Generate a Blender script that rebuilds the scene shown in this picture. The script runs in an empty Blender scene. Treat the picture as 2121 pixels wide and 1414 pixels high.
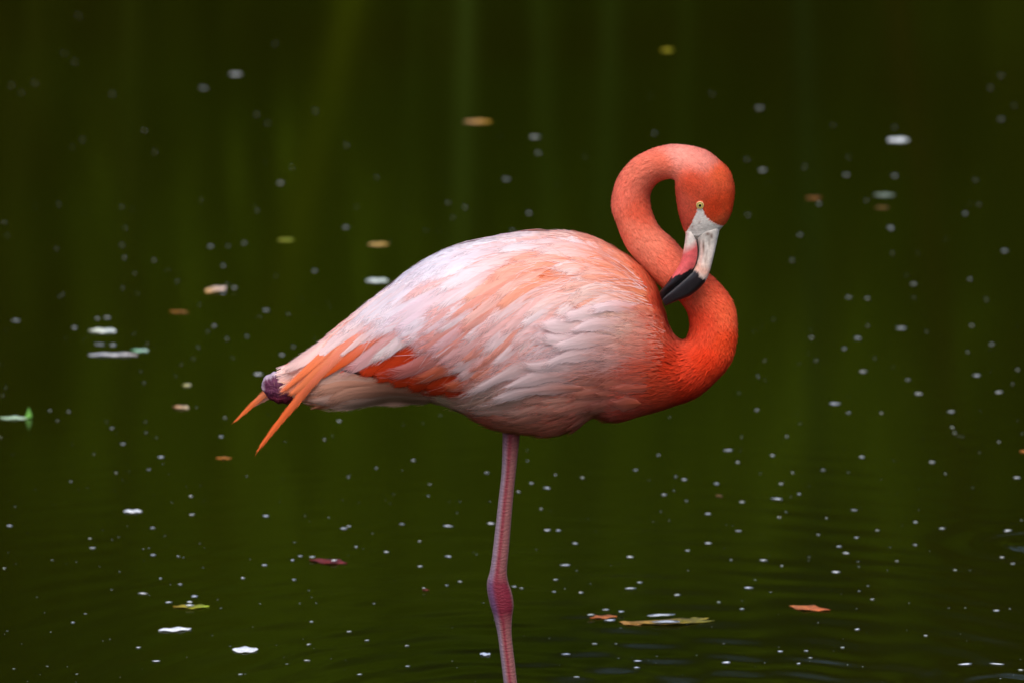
import bpy, math, random
import numpy as np
from mathutils import Vector, Matrix
from mathutils.bvhtree import BVHTree

random.seed(7)
rng = np.random.default_rng(7)
scene = bpy.context.scene
C = scene.collection

# ------------------------------------------------------------------ camera, sky, sun, exposure
PITCH = math.radians(11.0)
FOCAL, SENSOR = 300.0, 36.0
W0, H0 = 2121.0, 1414.0            # size of the photograph, used as the unit of the drawing coordinates
FPX = FOCAL / SENSOR * W0
DIST = 12.0
ZC = 0.535                         # height of the picture centre at the bird
CAM = np.array([0.0, -DIST * math.cos(PITCH), ZC + DIST * math.sin(PITCH)])

cam_data = bpy.data.cameras.new('camera')
cam = bpy.data.objects.new('camera', cam_data)
C.objects.link(cam)
cam.location = CAM
cam.rotation_euler = (math.radians(90) - PITCH, 0, 0)
cam_data.lens = FOCAL
cam_data.sensor_width = SENSOR
cam_data.clip_start = 0.1
cam_data.clip_end = 2000
cam_data.dof.use_dof = True
cam_data.dof.focus_distance = DIST - 0.05
cam_data.dof.aperture_fstop = 7.1
scene.camera = cam

SUN_EL, SUN_AZ = math.radians(52), math.radians(186)      # azimuth measured from +Y towards +X
world = bpy.data.worlds.new('World')
scene.world = world
world.use_nodes = True
wn = world.node_tree.nodes
wl = world.node_tree.links
bg = wn['Background']
sky = wn.new('ShaderNodeTexSky')
sky.sky_type = 'NISHITA'
sky.sun_disc = False
sky.sun_elevation = SUN_EL
sky.sun_rotation = SUN_AZ
sky.air_density = 1.0
sky.dust_density = 3.0
wl.new(sky.outputs[0], bg.inputs[0])
bg.inputs[1].default_value = 0.155

sun_data = bpy.data.lights.new('sun', 'SUN')
sun_data.energy = 0.98
sun_data.angle = math.radians(35)
sun_data.color = (1.0, 0.96, 0.92)
sun = bpy.data.objects.new('sun', sun_data)
C.objects.link(sun)
sd = Vector((math.cos(SUN_EL) * math.sin(SUN_AZ), math.cos(SUN_EL) * math.cos(SUN_AZ), math.sin(SUN_EL)))
sun.rotation_euler = sd.to_track_quat('Z', 'Y').to_euler()

scene.view_settings.view_transform = 'Standard'
scene.view_settings.look = 'None'
scene.view_settings.gamma = 1.0
scene.view_settings.exposure = 0.64
scene.cycles.use_denoising = True
scene.cycles.max_bounces = 5
scene.cycles.transparent_max_bounces = 14
scene.cycles.caustics_reflective = False
scene.cycles.caustics_refractive = False

# ------------------------------------------------------------------ picture drawing coordinates -> places
FWD = np.array([0, math.cos(PITCH), -math.sin(PITCH)])
UP = np.array([0, math.sin(PITCH), math.cos(PITCH)])
RT = np.array([1.0, 0, 0])

def rays(u, v):
    u = np.asarray(u, float); v = np.asarray(v, float)
    return FWD + ((u - W0 / 2) / FPX)[..., None] * RT + ((H0 / 2 - v) / FPX)[..., None] * UP

def P3(u, v, y=0.0):
    d = rays(u, v)
    t = (np.asarray(y, float) - CAM[1]) / d[..., 1]
    return CAM + d * t[..., None]

def proj(p):
    q = np.asarray(p) - CAM
    dz = q @ FWD
    return W0 / 2 + FPX * (q @ RT) / dz, H0 / 2 - FPX * (q @ UP) / dz

def on_water(u, v, z=0.0):
    d = rays(np.array(u), np.array(v))
    t = (z - CAM[2]) / d[2]
    return CAM + d * t, t

def mirrored(u, v, yb):
    """the place on the plane y = yb that the pond shows at this point of the picture"""
    d = rays(np.array(u), np.array(v))
    t = -CAM[2] / d[2]
    w = CAM + d * t
    d2 = d * np.array([1, 1, -1])
    return w + d2 * ((yb - w[1]) / d2[1])

def lin(c):
    c = np.asarray(c, float) / 255.0
    return np.where(c <= 0.04045, c / 12.92, ((c + 0.055) / 1.055) ** 2.4)

# ------------------------------------------------------------------ mesh helpers
def mesh_from(name, verts, faces, cols=None, smooth=True):
    me = bpy.data.meshes.new(name)
    verts = np.asarray(verts, float)
    me.from_pydata(verts.tolist(), [], [list(map(int, f)) for f in faces])
    if cols is not None:
        a = me.color_attributes.new('Col', 'FLOAT_COLOR', 'POINT')
        cc = np.ones((len(verts), 4), np.float32)
        cc[:, :3] = np.clip(cols, 0, 1)
        a.data.foreach_set('color', cc.ravel())
    if smooth:
        me.polygons.foreach_set('use_smooth', np.ones(len(me.polygons), bool))
    me.update()
    return me

def quads_mesh(name, verts, quads, cols=None, smooth=True, rim=None, barb=None):
    """fast path for large all-quad meshes"""
    verts = np.asarray(verts, np.float32); quads = np.asarray(quads, np.int32)
    me = bpy.data.meshes.new(name)
    me.vertices.add(len(verts)); me.vertices.foreach_set('co', verts.ravel())
    n = len(quads); k = quads.shape[1]
    me.loops.add(n * k); me.loops.foreach_set('vertex_index', quads.ravel())
    me.polygons.add(n)
    me.polygons.foreach_set('loop_start', np.arange(0, n * k, k, dtype=np.int32))
    if cols is not None:
        a = me.color_attributes.new('Col', 'FLOAT_COLOR', 'POINT')
        cc = np.ones((len(verts), 4), np.float32); cc[:, :3] = np.clip(cols, 0, 1)
        if rim is not None: cc[:, 3] = rim
        a.data.foreach_set('color', cc.ravel())
    if barb is not None:
        b = me.attributes.new('barb', 'FLOAT_VECTOR', 'POINT')
        b.data.foreach_set('vector', np.asarray(barb, np.float32).ravel())
    if smooth:
        me.polygons.foreach_set('use_smooth', np.ones(n, bool))
    me.update(calc_edges=True)
    me.validate()
    return me

def obj(name, me, mat, parent=None):
    o = bpy.data.objects.new(name, me)
    C.objects.link(o)
    if mat is not None and len(me.materials) == 0:
        me.materials.append(mat)
    if parent is not None:
        o.parent = parent
    return o

def tag(o, label=None, cat=None, group=None, kind=None):
    if label: o['label'] = label
    if cat: o['category'] = cat
    if group: o['group'] = group
    if kind: o['kind'] = kind
    return o

def catmull(pts, n):
    """smooth curve through the rows of pts, n points per span"""
    p = np.asarray(pts, float)
    q = np.vstack([2 * p[0] - p[1], p, 2 * p[-1] - p[-2]])
    out = []
    for i in range(1, len(q) - 2):
        t = np.linspace(0, 1, n, endpoint=False)[:, None]
        p0, p1, p2, p3 = q[i - 1], q[i], q[i + 1], q[i + 2]
        out.append(0.5 * ((2 * p1) + (-p0 + p2) * t + (2 * p0 - 5 * p1 + 4 * p2 - p3) * t ** 2
                          + (-p0 + 3 * p1 - 3 * p2 + p3) * t ** 3))
    out.append(p[-1:])
    return np.vstack(out)

def resample(pts, n):
    p = np.asarray(pts, float)
    s = np.r_[0, np.cumsum(np.linalg.norm(np.diff(p, axis=0), axis=1))]
    t = np.linspace(0, s[-1], n)
    return np.stack([np.interp(t, s, p[:, k]) for k in range(p.shape[1])], 1)

def loft(stations, sub, ring, cap=True, sq=1.0, egg=None):
    """stations: (uA, vA, uB, vB, y centre, half width in metres); A and B are the two outlines"""
    st = catmull(stations, sub)
    A = P3(st[:, 0], st[:, 1], st[:, 4])
    B = P3(st[:, 2], st[:, 3], st[:, 4])
    w = np.maximum(st[:, 5], 0.0006)
    th = np.linspace(0, 2 * math.pi, ring, endpoint=False)
    c, s = np.cos(th), np.sin(th)
    if sq != 1.0:
        c = np.sign(c) * np.abs(c) ** sq; s = np.sign(s) * np.abs(s) ** sq
    mid = (A + B) / 2; ha = (A - B) / 2
    V = mid[:, None] + ha[:, None] * c[None, :, None]
    V[:, :, 1] -= w[:, None] * s[None, :] * (1 + (egg(st, sub) if egg else np.zeros(len(st)))[:, None] * c[None, :])          # s > 0 is the near side
    n = len(st)
    i = np.arange(n - 1)[:, None]; j = np.arange(ring)[None, :]
    q = np.stack([i * ring + j, i * ring + (j + 1) % ring, (i + 1) * ring + (j + 1) % ring, (i + 1) * ring + j], -1).reshape(-1, 4)
    faces = q.tolist()
    verts = V.reshape(-1, 3)
    if cap:
        verts = np.vstack([verts, V[0].mean(0), V[-1].mean(0)])
        k0, k1 = n * ring, n * ring + 1
        for j in range(ring):
            faces.append([k0, (j + 1) % ring, j])
            faces.append([k1, (n - 1) * ring + j, (n - 1) * ring + (j + 1) % ring])
    return verts, faces, V, st

# ------------------------------------------------------------------ materials
def new_mat(name):
    m = bpy.data.materials.new(name)
    m.use_nodes = True
    return m, m.node_tree.nodes, m.node_tree.links

def attr_mat(name, rough=0.8, spec=0.15, noise=0.0, nscale=200.0, bump=0.0, bscale=300.0, translucent=0.0, sheen=0.0, stretch=None):
    m, n, l = new_mat(name)
    b = n['Principled BSDF']
    b.inputs['Roughness'].default_value = rough
    b.inputs['Specular IOR Level'].default_value = spec
    b.inputs['Sheen Weight'].default_value = sheen
    a = n.new('ShaderNodeVertexColor'); a.layer_name = 'Col'
    src = a.outputs['Color']
    tc = n.new('ShaderNodeTexCoord')
    vec = tc.outputs['Object']
    if stretch:
        mp = n.new('ShaderNodeMapping'); mp.inputs['Scale'].default_value = stretch
        l.new(vec, mp.inputs[0]); vec = mp.outputs[0]
    if noise:
        t = n.new('ShaderNodeTexNoise'); t.inputs['Scale'].default_value = nscale; t.inputs['Detail'].default_value = 3
        l.new(vec, t.inputs['Vector'])
        r = n.new('ShaderNodeMapRange'); r.inputs['From Min'].default_value = 0.3; r.inputs['From Max'].default_value = 0.7
        r.inputs['To Min'].default_value = 1 - noise; r.inputs['To Max'].default_value = 1 + noise
        l.new(t.outputs['Fac'], r.inputs['Value'])
        mx = n.new('ShaderNodeVectorMath'); mx.operation = 'SCALE'
        l.new(src, mx.inputs[0]); l.new(r.outputs[0], mx.inputs['Scale'])
        src = mx.outputs[0]
    l.new(src, b.inputs['Base Color'])
    if bump:
        t = n.new('ShaderNodeTexNoise'); t.inputs['Scale'].default_value = bscale; t.inputs['Detail'].default_value = 4
        l.new(vec, t.inputs['Vector'])
        bp = n.new('ShaderNodeBump'); bp.inputs['Strength'].default_value = bump; bp.inputs['Distance'].default_value = 0.002
        l.new(t.outputs['Fac'], bp.inputs['Height']); l.new(bp.outputs[0], b.inputs['Normal'])
    if translucent:
        tr = n.new('ShaderNodeBsdfTranslucent'); l.new(src, tr.inputs[0])
        mix = n.new('ShaderNodeMixShader'); mix.inputs[0].default_value = translucent
        l.new(b.outputs[0], mix.inputs[1]); l.new(tr.outputs[0], mix.inputs[2])
        l.new(mix.outputs[0], n['Material Output'].inputs[0])
    return m

M_PLUME = attr_mat('plumage', 0.85, 0.08, noise=0.08, nscale=120, translucent=0.18)
def vane_mat():
    """a feather's vane: fine barbs run out from the shaft and thin out towards the rim"""
    m, n, l = new_mat('feather_vane')
    b = n['Principled BSDF']
    b.inputs['Roughness'].default_value = 0.8
    b.inputs['Specular IOR Level'].default_value = 0.1
    a = n.new('ShaderNodeVertexColor'); a.layer_name = 'Col'
    at = n.new('ShaderNodeAttribute'); at.attribute_name = 'barb'
    mp = n.new('ShaderNodeMapping'); mp.inputs['Scale'].default_value = (.34, 1.1, 1)
    l.new(at.outputs['Vector'], mp.inputs[0])
    t = n.new('ShaderNodeTexNoise'); t.inputs['Scale'].default_value = 1.0; t.inputs['Detail'].default_value = 3; t.inputs['Roughness'].default_value = .6
    l.new(mp.outputs[0], t.inputs['Vector'])
    r = n.new('ShaderNodeMapRange'); r.inputs['From Min'].default_value = .3; r.inputs['From Max'].default_value = .7
    r.inputs['To Min'].default_value = .91; r.inputs['To Max'].default_value = 1.06
    l.new(t.outputs['Fac'], r.inputs['Value'])
    mx = n.new('ShaderNodeVectorMath'); mx.operation = 'SCALE'
    l.new(a.outputs['Color'], mx.inputs[0]); l.new(r.outputs[0], mx.inputs['Scale'])
    l.new(mx.outputs[0], b.inputs['Base Color'])
    bp = n.new('ShaderNodeBump'); bp.inputs['Strength'].default_value = .25; bp.inputs['Distance'].default_value = .0006
    l.new(t.outputs['Fac'], bp.inputs['Height']); l.new(bp.outputs[0], b.inputs['Normal'])
    tr = n.new('ShaderNodeBsdfTranslucent'); l.new(mx.outputs[0], tr.inputs[0])
    mix = n.new('ShaderNodeMixShader'); mix.inputs[0].default_value = .18
    l.new(b.outputs[0], mix.inputs[1]); l.new(tr.outputs[0], mix.inputs[2])
    sb = n.new('ShaderNodeMath'); sb.operation = 'SUBTRACT'; sb.inputs[1].default_value = .5; l.new(t.outputs['Fac'], sb.inputs[0])
    ma = n.new('ShaderNodeMath'); ma.operation = 'MULTIPLY_ADD'; ma.inputs[1].default_value = 1.0
    l.new(sb.outputs[0], ma.inputs[0]); l.new(a.outputs['Alpha'], ma.inputs[2])
    al = n.new('ShaderNodeMapRange'); al.interpolation_type = 'SMOOTHSTEP'
    al.inputs['From Min'].default_value = .14; al.inputs['From Max'].default_value = .55
    l.new(ma.outputs[0], al.inputs['Value'])
    tp = n.new('ShaderNodeBsdfTransparent')
    mo = n.new('ShaderNodeMixShader')
    l.new(al.outputs[0], mo.inputs[0]); l.new(tp.outputs[0], mo.inputs[1]); l.new(mix.outputs[0], mo.inputs[2])
    l.new(mo.outputs[0], n['Material Output'].inputs[0])
    return m
M_VANE = vane_mat()
M_BODY = attr_mat('skin_and_down', 0.85, 0.1, noise=0.12, nscale=260, bump=0.5, bscale=420)
M_BILL = attr_mat('bill_horn', 0.38, 0.4, noise=0.2, nscale=170, bump=0.12, bscale=500)
M_LEAF = attr_mat('floating_leaf', 0.45, 0.4, noise=0.5, nscale=70, bump=0.2, bscale=200)
M_PALE = attr_mat('pale_fleck', 0.6, 0.3, noise=0.15, nscale=300)
M_WOOD = attr_mat('wood_foliage', 0.9, 0.02, translucent=0.3)

def eye_mat():
    m = attr_mat('eye', 0.12, 0.6)
    return m
M_EYE = eye_mat()

def leg_mat():
    m, n, l = new_mat('leg_skin')
    b = n['Principled BSDF']
    b.inputs['Roughness'].default_value = 0.65
    b.inputs['Specular IOR Level'].default_value = 0.25
    a = n.new('ShaderNodeVertexColor'); a.layer_name = 'Col'
    tc = n.new('ShaderNodeTexCoord')
    wv = n.new('ShaderNodeTexWave'); wv.wave_type = 'BANDS'; wv.bands_direction = 'Z'
    wv.inputs['Scale'].default_value = 64; wv.inputs['Distortion'].default_value = 9.0
    wv.inputs['Detail'].default_value = 2; wv.inputs['Detail Scale'].default_value = 1.5
    l.new(tc.outputs['Object'], wv.inputs['Vector'])
    vo = n.new('ShaderNodeTexVoronoi'); vo.feature = 'DISTANCE_TO_EDGE'; vo.inputs['Scale'].default_value = 190
    l.new(tc.outputs['Object'], vo.inputs['Vector'])
    ve = n.new('ShaderNodeMapRange'); ve.inputs['From Max'].default_value = 0.12
    l.new(vo.outputs['Distance'], ve.inputs['Value'])
    ad = n.new('ShaderNodeMath'); ad.operation = 'ADD'
    l.new(wv.outputs['Fac'], ad.inputs[0]); l.new(ve.outputs[0], ad.inputs[1])
    bp = n.new('ShaderNodeBump'); bp.inputs['Strength'].default_value = 0.4; bp.inputs['Distance'].default_value = 0.0008
    l.new(ad.outputs[0], bp.inputs['Height']); l.new(bp.outputs[0], b.inputs['Normal'])
    r = n.new('ShaderNodeMapRange'); r.inputs['To Min'].default_value = .86; r.inputs['To Max'].default_value = 0.70
    l.new(wv.outputs['Fac'], r.inputs['Value'])
    mx = n.new('ShaderNodeVectorMath'); mx.operation = 'SCALE'
    l.new(a.outputs['Color'], mx.inputs[0]); l.new(r.outputs[0], mx.inputs['Scale'])
    l.new(mx.outputs[0], b.inputs['Base Color'])
    return m
M_LEG = leg_mat()

def water_mat(rings):
    m, n, l = new_mat('pond_water')
    b = n['Principled BSDF']
    b.inputs['Roughness'].default_value = 0.085
    b.inputs['IOR'].default_value = 1.333
    tc = n.new('ShaderNodeTexCoord')
    # murky body colour with slow patches of silt
    ns = n.new('ShaderNodeTexNoise'); ns.inputs['Scale'].default_value = 0.35; ns.inputs['Detail'].default_value = 3
    l.new(tc.outputs['Object'], ns.inputs['Vector'])
    cr = n.new('ShaderNodeValToRGB')
    cr.color_ramp.elements[0].position = 0.35; cr.color_ramp.elements[0].color = (0.0105, 0.0112, 0.0001, 1)
    cr.color_ramp.elements[1].position = 0.65; cr.color_ramp.elements[1].color = (0.0116, 0.0160, 0.0003, 1)
    l.new(ns.outputs['Fac'], cr.inputs[0]); l.new(cr.outputs[0], b.inputs['Base Color'])
    total = None
    def add(sock):
        nonlocal total
        if total is None:
            total = sock; return
        a = n.new('ShaderNodeMath'); a.operation = 'ADD'
        l.new(total, a.inputs[0]); l.new(sock, a.inputs[1]); total = a.outputs[0]
    def math_(op, x, y=None):
        a = n.new('ShaderNodeMath'); a.operation = op
        for k, q in enumerate((x, y)):
            if q is None: continue
            if isinstance(q, (int, float)): a.inputs[k].default_value = q
            else: l.new(q, a.inputs[k])
        return a.outputs[0]
    # slightly wandering distances so that the rings are not perfect circles
    wob = n.new('ShaderNodeTexNoise'); wob.inputs['Scale'].default_value = 2.2; wob.inputs['Detail'].default_value = 2
    l.new(tc.outputs['Object'], wob.inputs['Vector'])
    wofs = math_('MULTIPLY', math_('SUBTRACT', wob.outputs['Fac'], 0.5), 0.16)
    for cx, cy, wave, amp, reach in rings:
        sb = n.new('ShaderNodeVectorMath'); sb.operation = 'DISTANCE'
        sb.inputs[1].default_value = (cx, cy, 0)
        l.new(tc.outputs['Object'], sb.inputs[0])
        d = math_('ADD', sb.outputs['Value'], wofs)
        s = math_('SINE', math_('MULTIPLY', d, 2 * math.pi / wave))
        fall = math_('EXPONENT', math_('MULTIPLY', sb.outputs['Value'], -1.0 / reach))
        add(math_('MULTIPLY', math_('MULTIPLY', s, fall), amp))
    for sc_, amp in ((3.0, 0.00012), (9.0, 0.00002)):
        t = n.new('ShaderNodeTexNoise'); t.inputs['Scale'].default_value = sc_; t.inputs['Detail'].default_value = 2
        l.new(tc.outputs['Object'], t.inputs['Vector'])
        add(math_('MULTIPLY', t.outputs['Fac'], amp))
    bp = n.new('ShaderNodeBump'); bp.inputs['Strength'].default_value = 1.0; bp.inputs['Distance'].default_value = 1.0
    l.new(total, bp.inputs['Height']); l.new(bp.outputs[0], b.inputs['Normal'])
    return m

def soil_mat():
    m, n, l = new_mat('bank_soil')
    b = n['Principled BSDF']; b.inputs['Roughness'].default_value = 0.95
    b.inputs['Specular IOR Level'].default_value = 0.1
    tc = n.new('ShaderNodeTexCoord')
    t = n.new('ShaderNodeTexNoise'); t.inputs['Scale'].default_value = 0.8; t.inputs['Detail'].default_value = 8
    l.new(tc.outputs['Object'], t.inputs['Vector'])
    cr = n.new('ShaderNodeValToRGB')
    cr.color_ramp.elements[0].position = 0.35; cr.color_ramp.elements[0].color = (0.035, 0.028, 0.014, 1)
    cr.color_ramp.elements[1].position = 0.65; cr.color_ramp.elements[1].color = (0.045, 0.065, 0.014, 1)
    l.new(t.outputs['Fac'], cr.inputs[0]); l.new(cr.outputs[0], b.inputs['Base Color'])
    return m

# ------------------------------------------------------------------ the setting: ground, pond, wood round it
PC = np.array([0.0, 3.5])          # centre of the pond
PR = 14.4
BED = -0.13
def build_ground():
    radii = [0, 4, 8, 12, 13.4, 14.0, 14.4, 14.9, 15.6, 17, 20, 26, 40, 90, 260, 800]
    hs = [BED, BED, BED, BED, BED, -0.08, 0.02, 0.25, 0.55, 0.9, 1.1, 1.2, 1.3, 1.5, 1.8, 2.0]
    n = 96
    V = [(PC[0], PC[1], BED)]
    for r, h in list(zip(radii, hs))[1:]:
        for k in range(n):
            a = 2 * math.pi * k / n
            wob = 0.25 * math.sin(5 * a + 1) + 0.15 * math.sin(11 * a) if r > 13.5 else 0
            V.append((PC[0] + (r + wob) * math.cos(a), PC[1] + (r + wob) * math.sin(a), h + (random.uniform(-.04, .04) if r > 14.5 else 0)))
    F = [[0, 1 + k, 1 + (k + 1) % n] for k in range(n)]
    for i in range(len(radii) - 2):
        for k in range(n):
            a, b = 1 + i * n + k, 1 + i * n + (k + 1) % n
            F.append([a, a + n, b + n, b])
    o = obj('ground', mesh_from('ground', V, F), soil_mat())
    tag(o, 'dark soil bank ringing the pond', 'ground', kind='structure')

def build_water():
    leg, _ = on_water(1055, 1490)
    r2, _ = on_water(1590, 1470)
    r3, _ = on_water(2150, 1128)
    r4, _ = on_water(2080, 1420)
    rings = [(leg[0], leg[1], 0.085, 0.00042, 0.6),
             (r2[0], r2[1], 0.11, 0.00050, 0.6),
             (r3[0], r3[1], 0.09, 0.0030, 0.055),
             (r4[0], r4[1], 0.07, 0.0018, 0.05)]
    n = 64
    V = [(PC[0], PC[1], 0)] + [(PC[0] + (PR + .6) * math.cos(2 * math.pi * k / n), PC[1] + (PR + .6) * math.sin(2 * math.pi * k / n), 0) for k in range(n)]
    F = [[0, 1 + k, 1 + (k + 1) % n] for k in range(n)]
    o = obj('pond_water', mesh_from('pond_water', V, F), water_mat(rings))
    tag(o, 'still dark green pond water mirroring the wood', 'water', kind='structure')

def leaf_cloud(pos, size, cols, ratio=0.4):
    n = len(pos)
    d = rng.normal(size=(n, 3)); d[:, 2] -= 0.5
    d /= np.linalg.norm(d, axis=1)[:, None]
    e = np.cross(d, rng.normal(size=(n, 3))); e /= np.linalg.norm(e, axis=1)[:, None]
    s = size[:, None]
    V = np.stack([pos - d * s, pos + e * s * ratio, pos + d * s, pos - e * s * ratio], 1).reshape(-1, 3)
    Q = np.arange(n * 4).reshape(-1, 4)
    return V, Q, np.repeat(cols, 4, axis=0)

def build_wood():
    Vs, Qs, Cs = [], [], []
    base = 0
    def put(pos, size, cols, ratio):
        nonlocal base
        V, Q, K = leaf_cloud(pos, size, cols, ratio)
        Vs.append(V); Qs.append(Q + base); Cs.append(K); base += len(V)
    greens = np.array([[0.040, 0.055, 0.004], [0.065, 0.090, 0.005], [0.095, 0.125, 0.008], [0.070, 0.060, 0.006], [0.050, 0.040, 0.006]])
    # the mass of the wood, all round the pond: clumps of leaves
    nc = 2600
    a = rng.uniform(0, 2 * math.pi, nc); r = 18.2 + rng.gamma(2.0, 1.6, nc); 
    top = 8.5 + 1.5 * np.sin(3 * a) + 1.0 * np.sin(7 * a + 1) + rng.normal(0, .5, nc)
    near = np.clip((-np.sin(a) - .15) / .5, 0, 1)          # unseen wood behind the camera, lowered to let sky light reach the bird
    top = top * (1 - near) + 3.0 * near
    z = 0.6 + rng.uniform(0, 1, nc) ** 0.9 * (top - 0.6)
    cen = np.stack([PC[0] + r * np.cos(a), PC[1] + r * np.sin(a), z], 1)
    k = 34
    cc = greens[rng.choice(5, nc, p=[.3, .25, .15, .15, .15])] * rng.uniform(.6, 1.3, (nc, 1))
    pos = np.repeat(cen, k, 0) + rng.normal(0, .42, (nc * k, 3))
    put(pos, rng.uniform(.16, .36, nc * k), np.repeat(cc, k, 0) * rng.uniform(.7, 1.3, (nc * k, 1)), .45)
    # darker, larger foliage deeper in the wood closes the gaps
    nb_ = 16000
    a = rng.uniform(0, 2 * math.pi, nb_); r = rng.uniform(21.5, 25, nb_)
    near = np.clip((-np.sin(a) - .15) / .5, 0, 1)
    z = 0.5 + rng.random(nb_) * ((8.2 + 1.5 * np.sin(3 * a)) * (1 - near) + 2.3 * near)
    put(np.stack([PC[0] + r * np.cos(a), PC[1] + r * np.sin(a), z], 1), rng.uniform(.5, .9, nb_), greens[rng.choice(5, nb_)] * rng.uniform(.5, 1.1, (nb_, 1)), .5)
    # the part mirrored in front of the camera: finer, hanging leaves
    nc = 1100
    x = rng.uniform(-7, 7, nc); y = 19.6 + rng.gamma(2, .8, nc); z = rng.uniform(.5, 8.5, nc)
    cen = np.stack([x, y, z], 1)
    k = 44
    # brighter clumps where the low centre of the picture mirrors them
    cc = greens[rng.choice(5, nc, p=[.3, .25, .15, .15, .15])] * rng.uniform(.5, 1.5, (nc, 1))
    pos = np.repeat(cen, k, 0) + rng.normal(0, 1, (nc * k, 3)) * np.array([.13, .2, .42])
    put(pos, rng.uniform(.06, .16, nc * k), np.repeat(cc, k, 0) * rng.uniform(.7, 1.3, (nc * k, 1)), .35)
    # lighter green leaves on the far bank, sunlit glow painted into their colour
    for u_, v_, n_, sx, sz in ((800, 960, 3200, .50, .42), (640, 1060, 900, .30, .4), (1500, 880, 500, .5, .3), (1000, 1120, 900, .3, .4)):
        q = mirrored(u_, v_, 19.0)
        pos = q + rng.normal(0, 1, (n_, 3)) * np.array([sx, .25, sz])
        put(pos, rng.uniform(.05, .12, n_), np.array([.15, .235, .010]) * rng.uniform(.6, 1.2, (n_, 1)), .4)
    me = quads_mesh('wood', np.vstack(Vs), np.vstack(Qs), np.vstack(Cs), smooth=False)
    o = obj('wood', me, M_WOOD)
    tag(o, 'dense dark green wood round the pond, mirrored in its water', 'wood', kind='stuff')

def build_stems():
    """slender stems on the far bank that the pond mirrors as pale upright streaks"""
    YB = 18.6
    for u0, v0, u1, v1, wd, col in [
            (956, 20, 948, 250, .055, (120, 150, 60)), (1110, 30, 1120, 380, .06, (84, 108, 36)),
            (1255, 30, 1235, 420, .07, (80, 104, 36)), (700, 60, 540, 700, .11, (124, 138, 14)),
            (260, 100, 250, 600, .07, (84, 96, 24)), (1655, 20, 1660, 260, .06, (60, 84, 40)),
            (1410, 30, 1395, 330, .05, (70, 90, 26)), (60, 40, 20, 420, .06, (84, 92, 20)),
            (850, 60, 830, 420, .05, (70, 90, 20)), (1900, 400, 1960, 900, .08, (74, 56, 14))]:
        a = mirrored(u0, v0, YB); b = mirrored(u1, v1, YB)
        d = (b - a) / (b[2] - a[2])
        p0 = a + d * (0.9 - a[2]); p1 = a + d * (7.5 - a[2])
        n, ring = 40, 10
        V, K = [], []
        for i in range(n):
            f = i / (n - 1)
            p = p0 + (p1 - p0) * f
            rr = wd / 2 * (1.1 - 0.6 * f) * (1.12 if i % 4 == 0 else 1.0)
            for j in range(ring):
                t = 2 * math.pi * j / ring
                V.append((p[0] + rr * math.cos(t) + .03 * math.sin(4 * f), p[1] + rr * math.sin(t), p[2]))
                K.append(lin(col) * .38 * (0.7 if i % 4 == 0 else random.uniform(.9, 1.1)))
        F = [[i * ring + j, i * ring + (j + 1) % ring, (i + 1) * ring + (j + 1) % ring, (i + 1) * ring + j] for i in range(n - 1) for j in range(ring)]
        o = obj('bank_stem', mesh_from('bank_stem', V, F, np.array(K)), M_WOOD)
        tag(o, 'slender upright stem on the far bank, mirrored as a pale streak', 'stem', 'stems on the far bank')

build_ground()
build_water()
build_wood()
build_stems()

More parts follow.
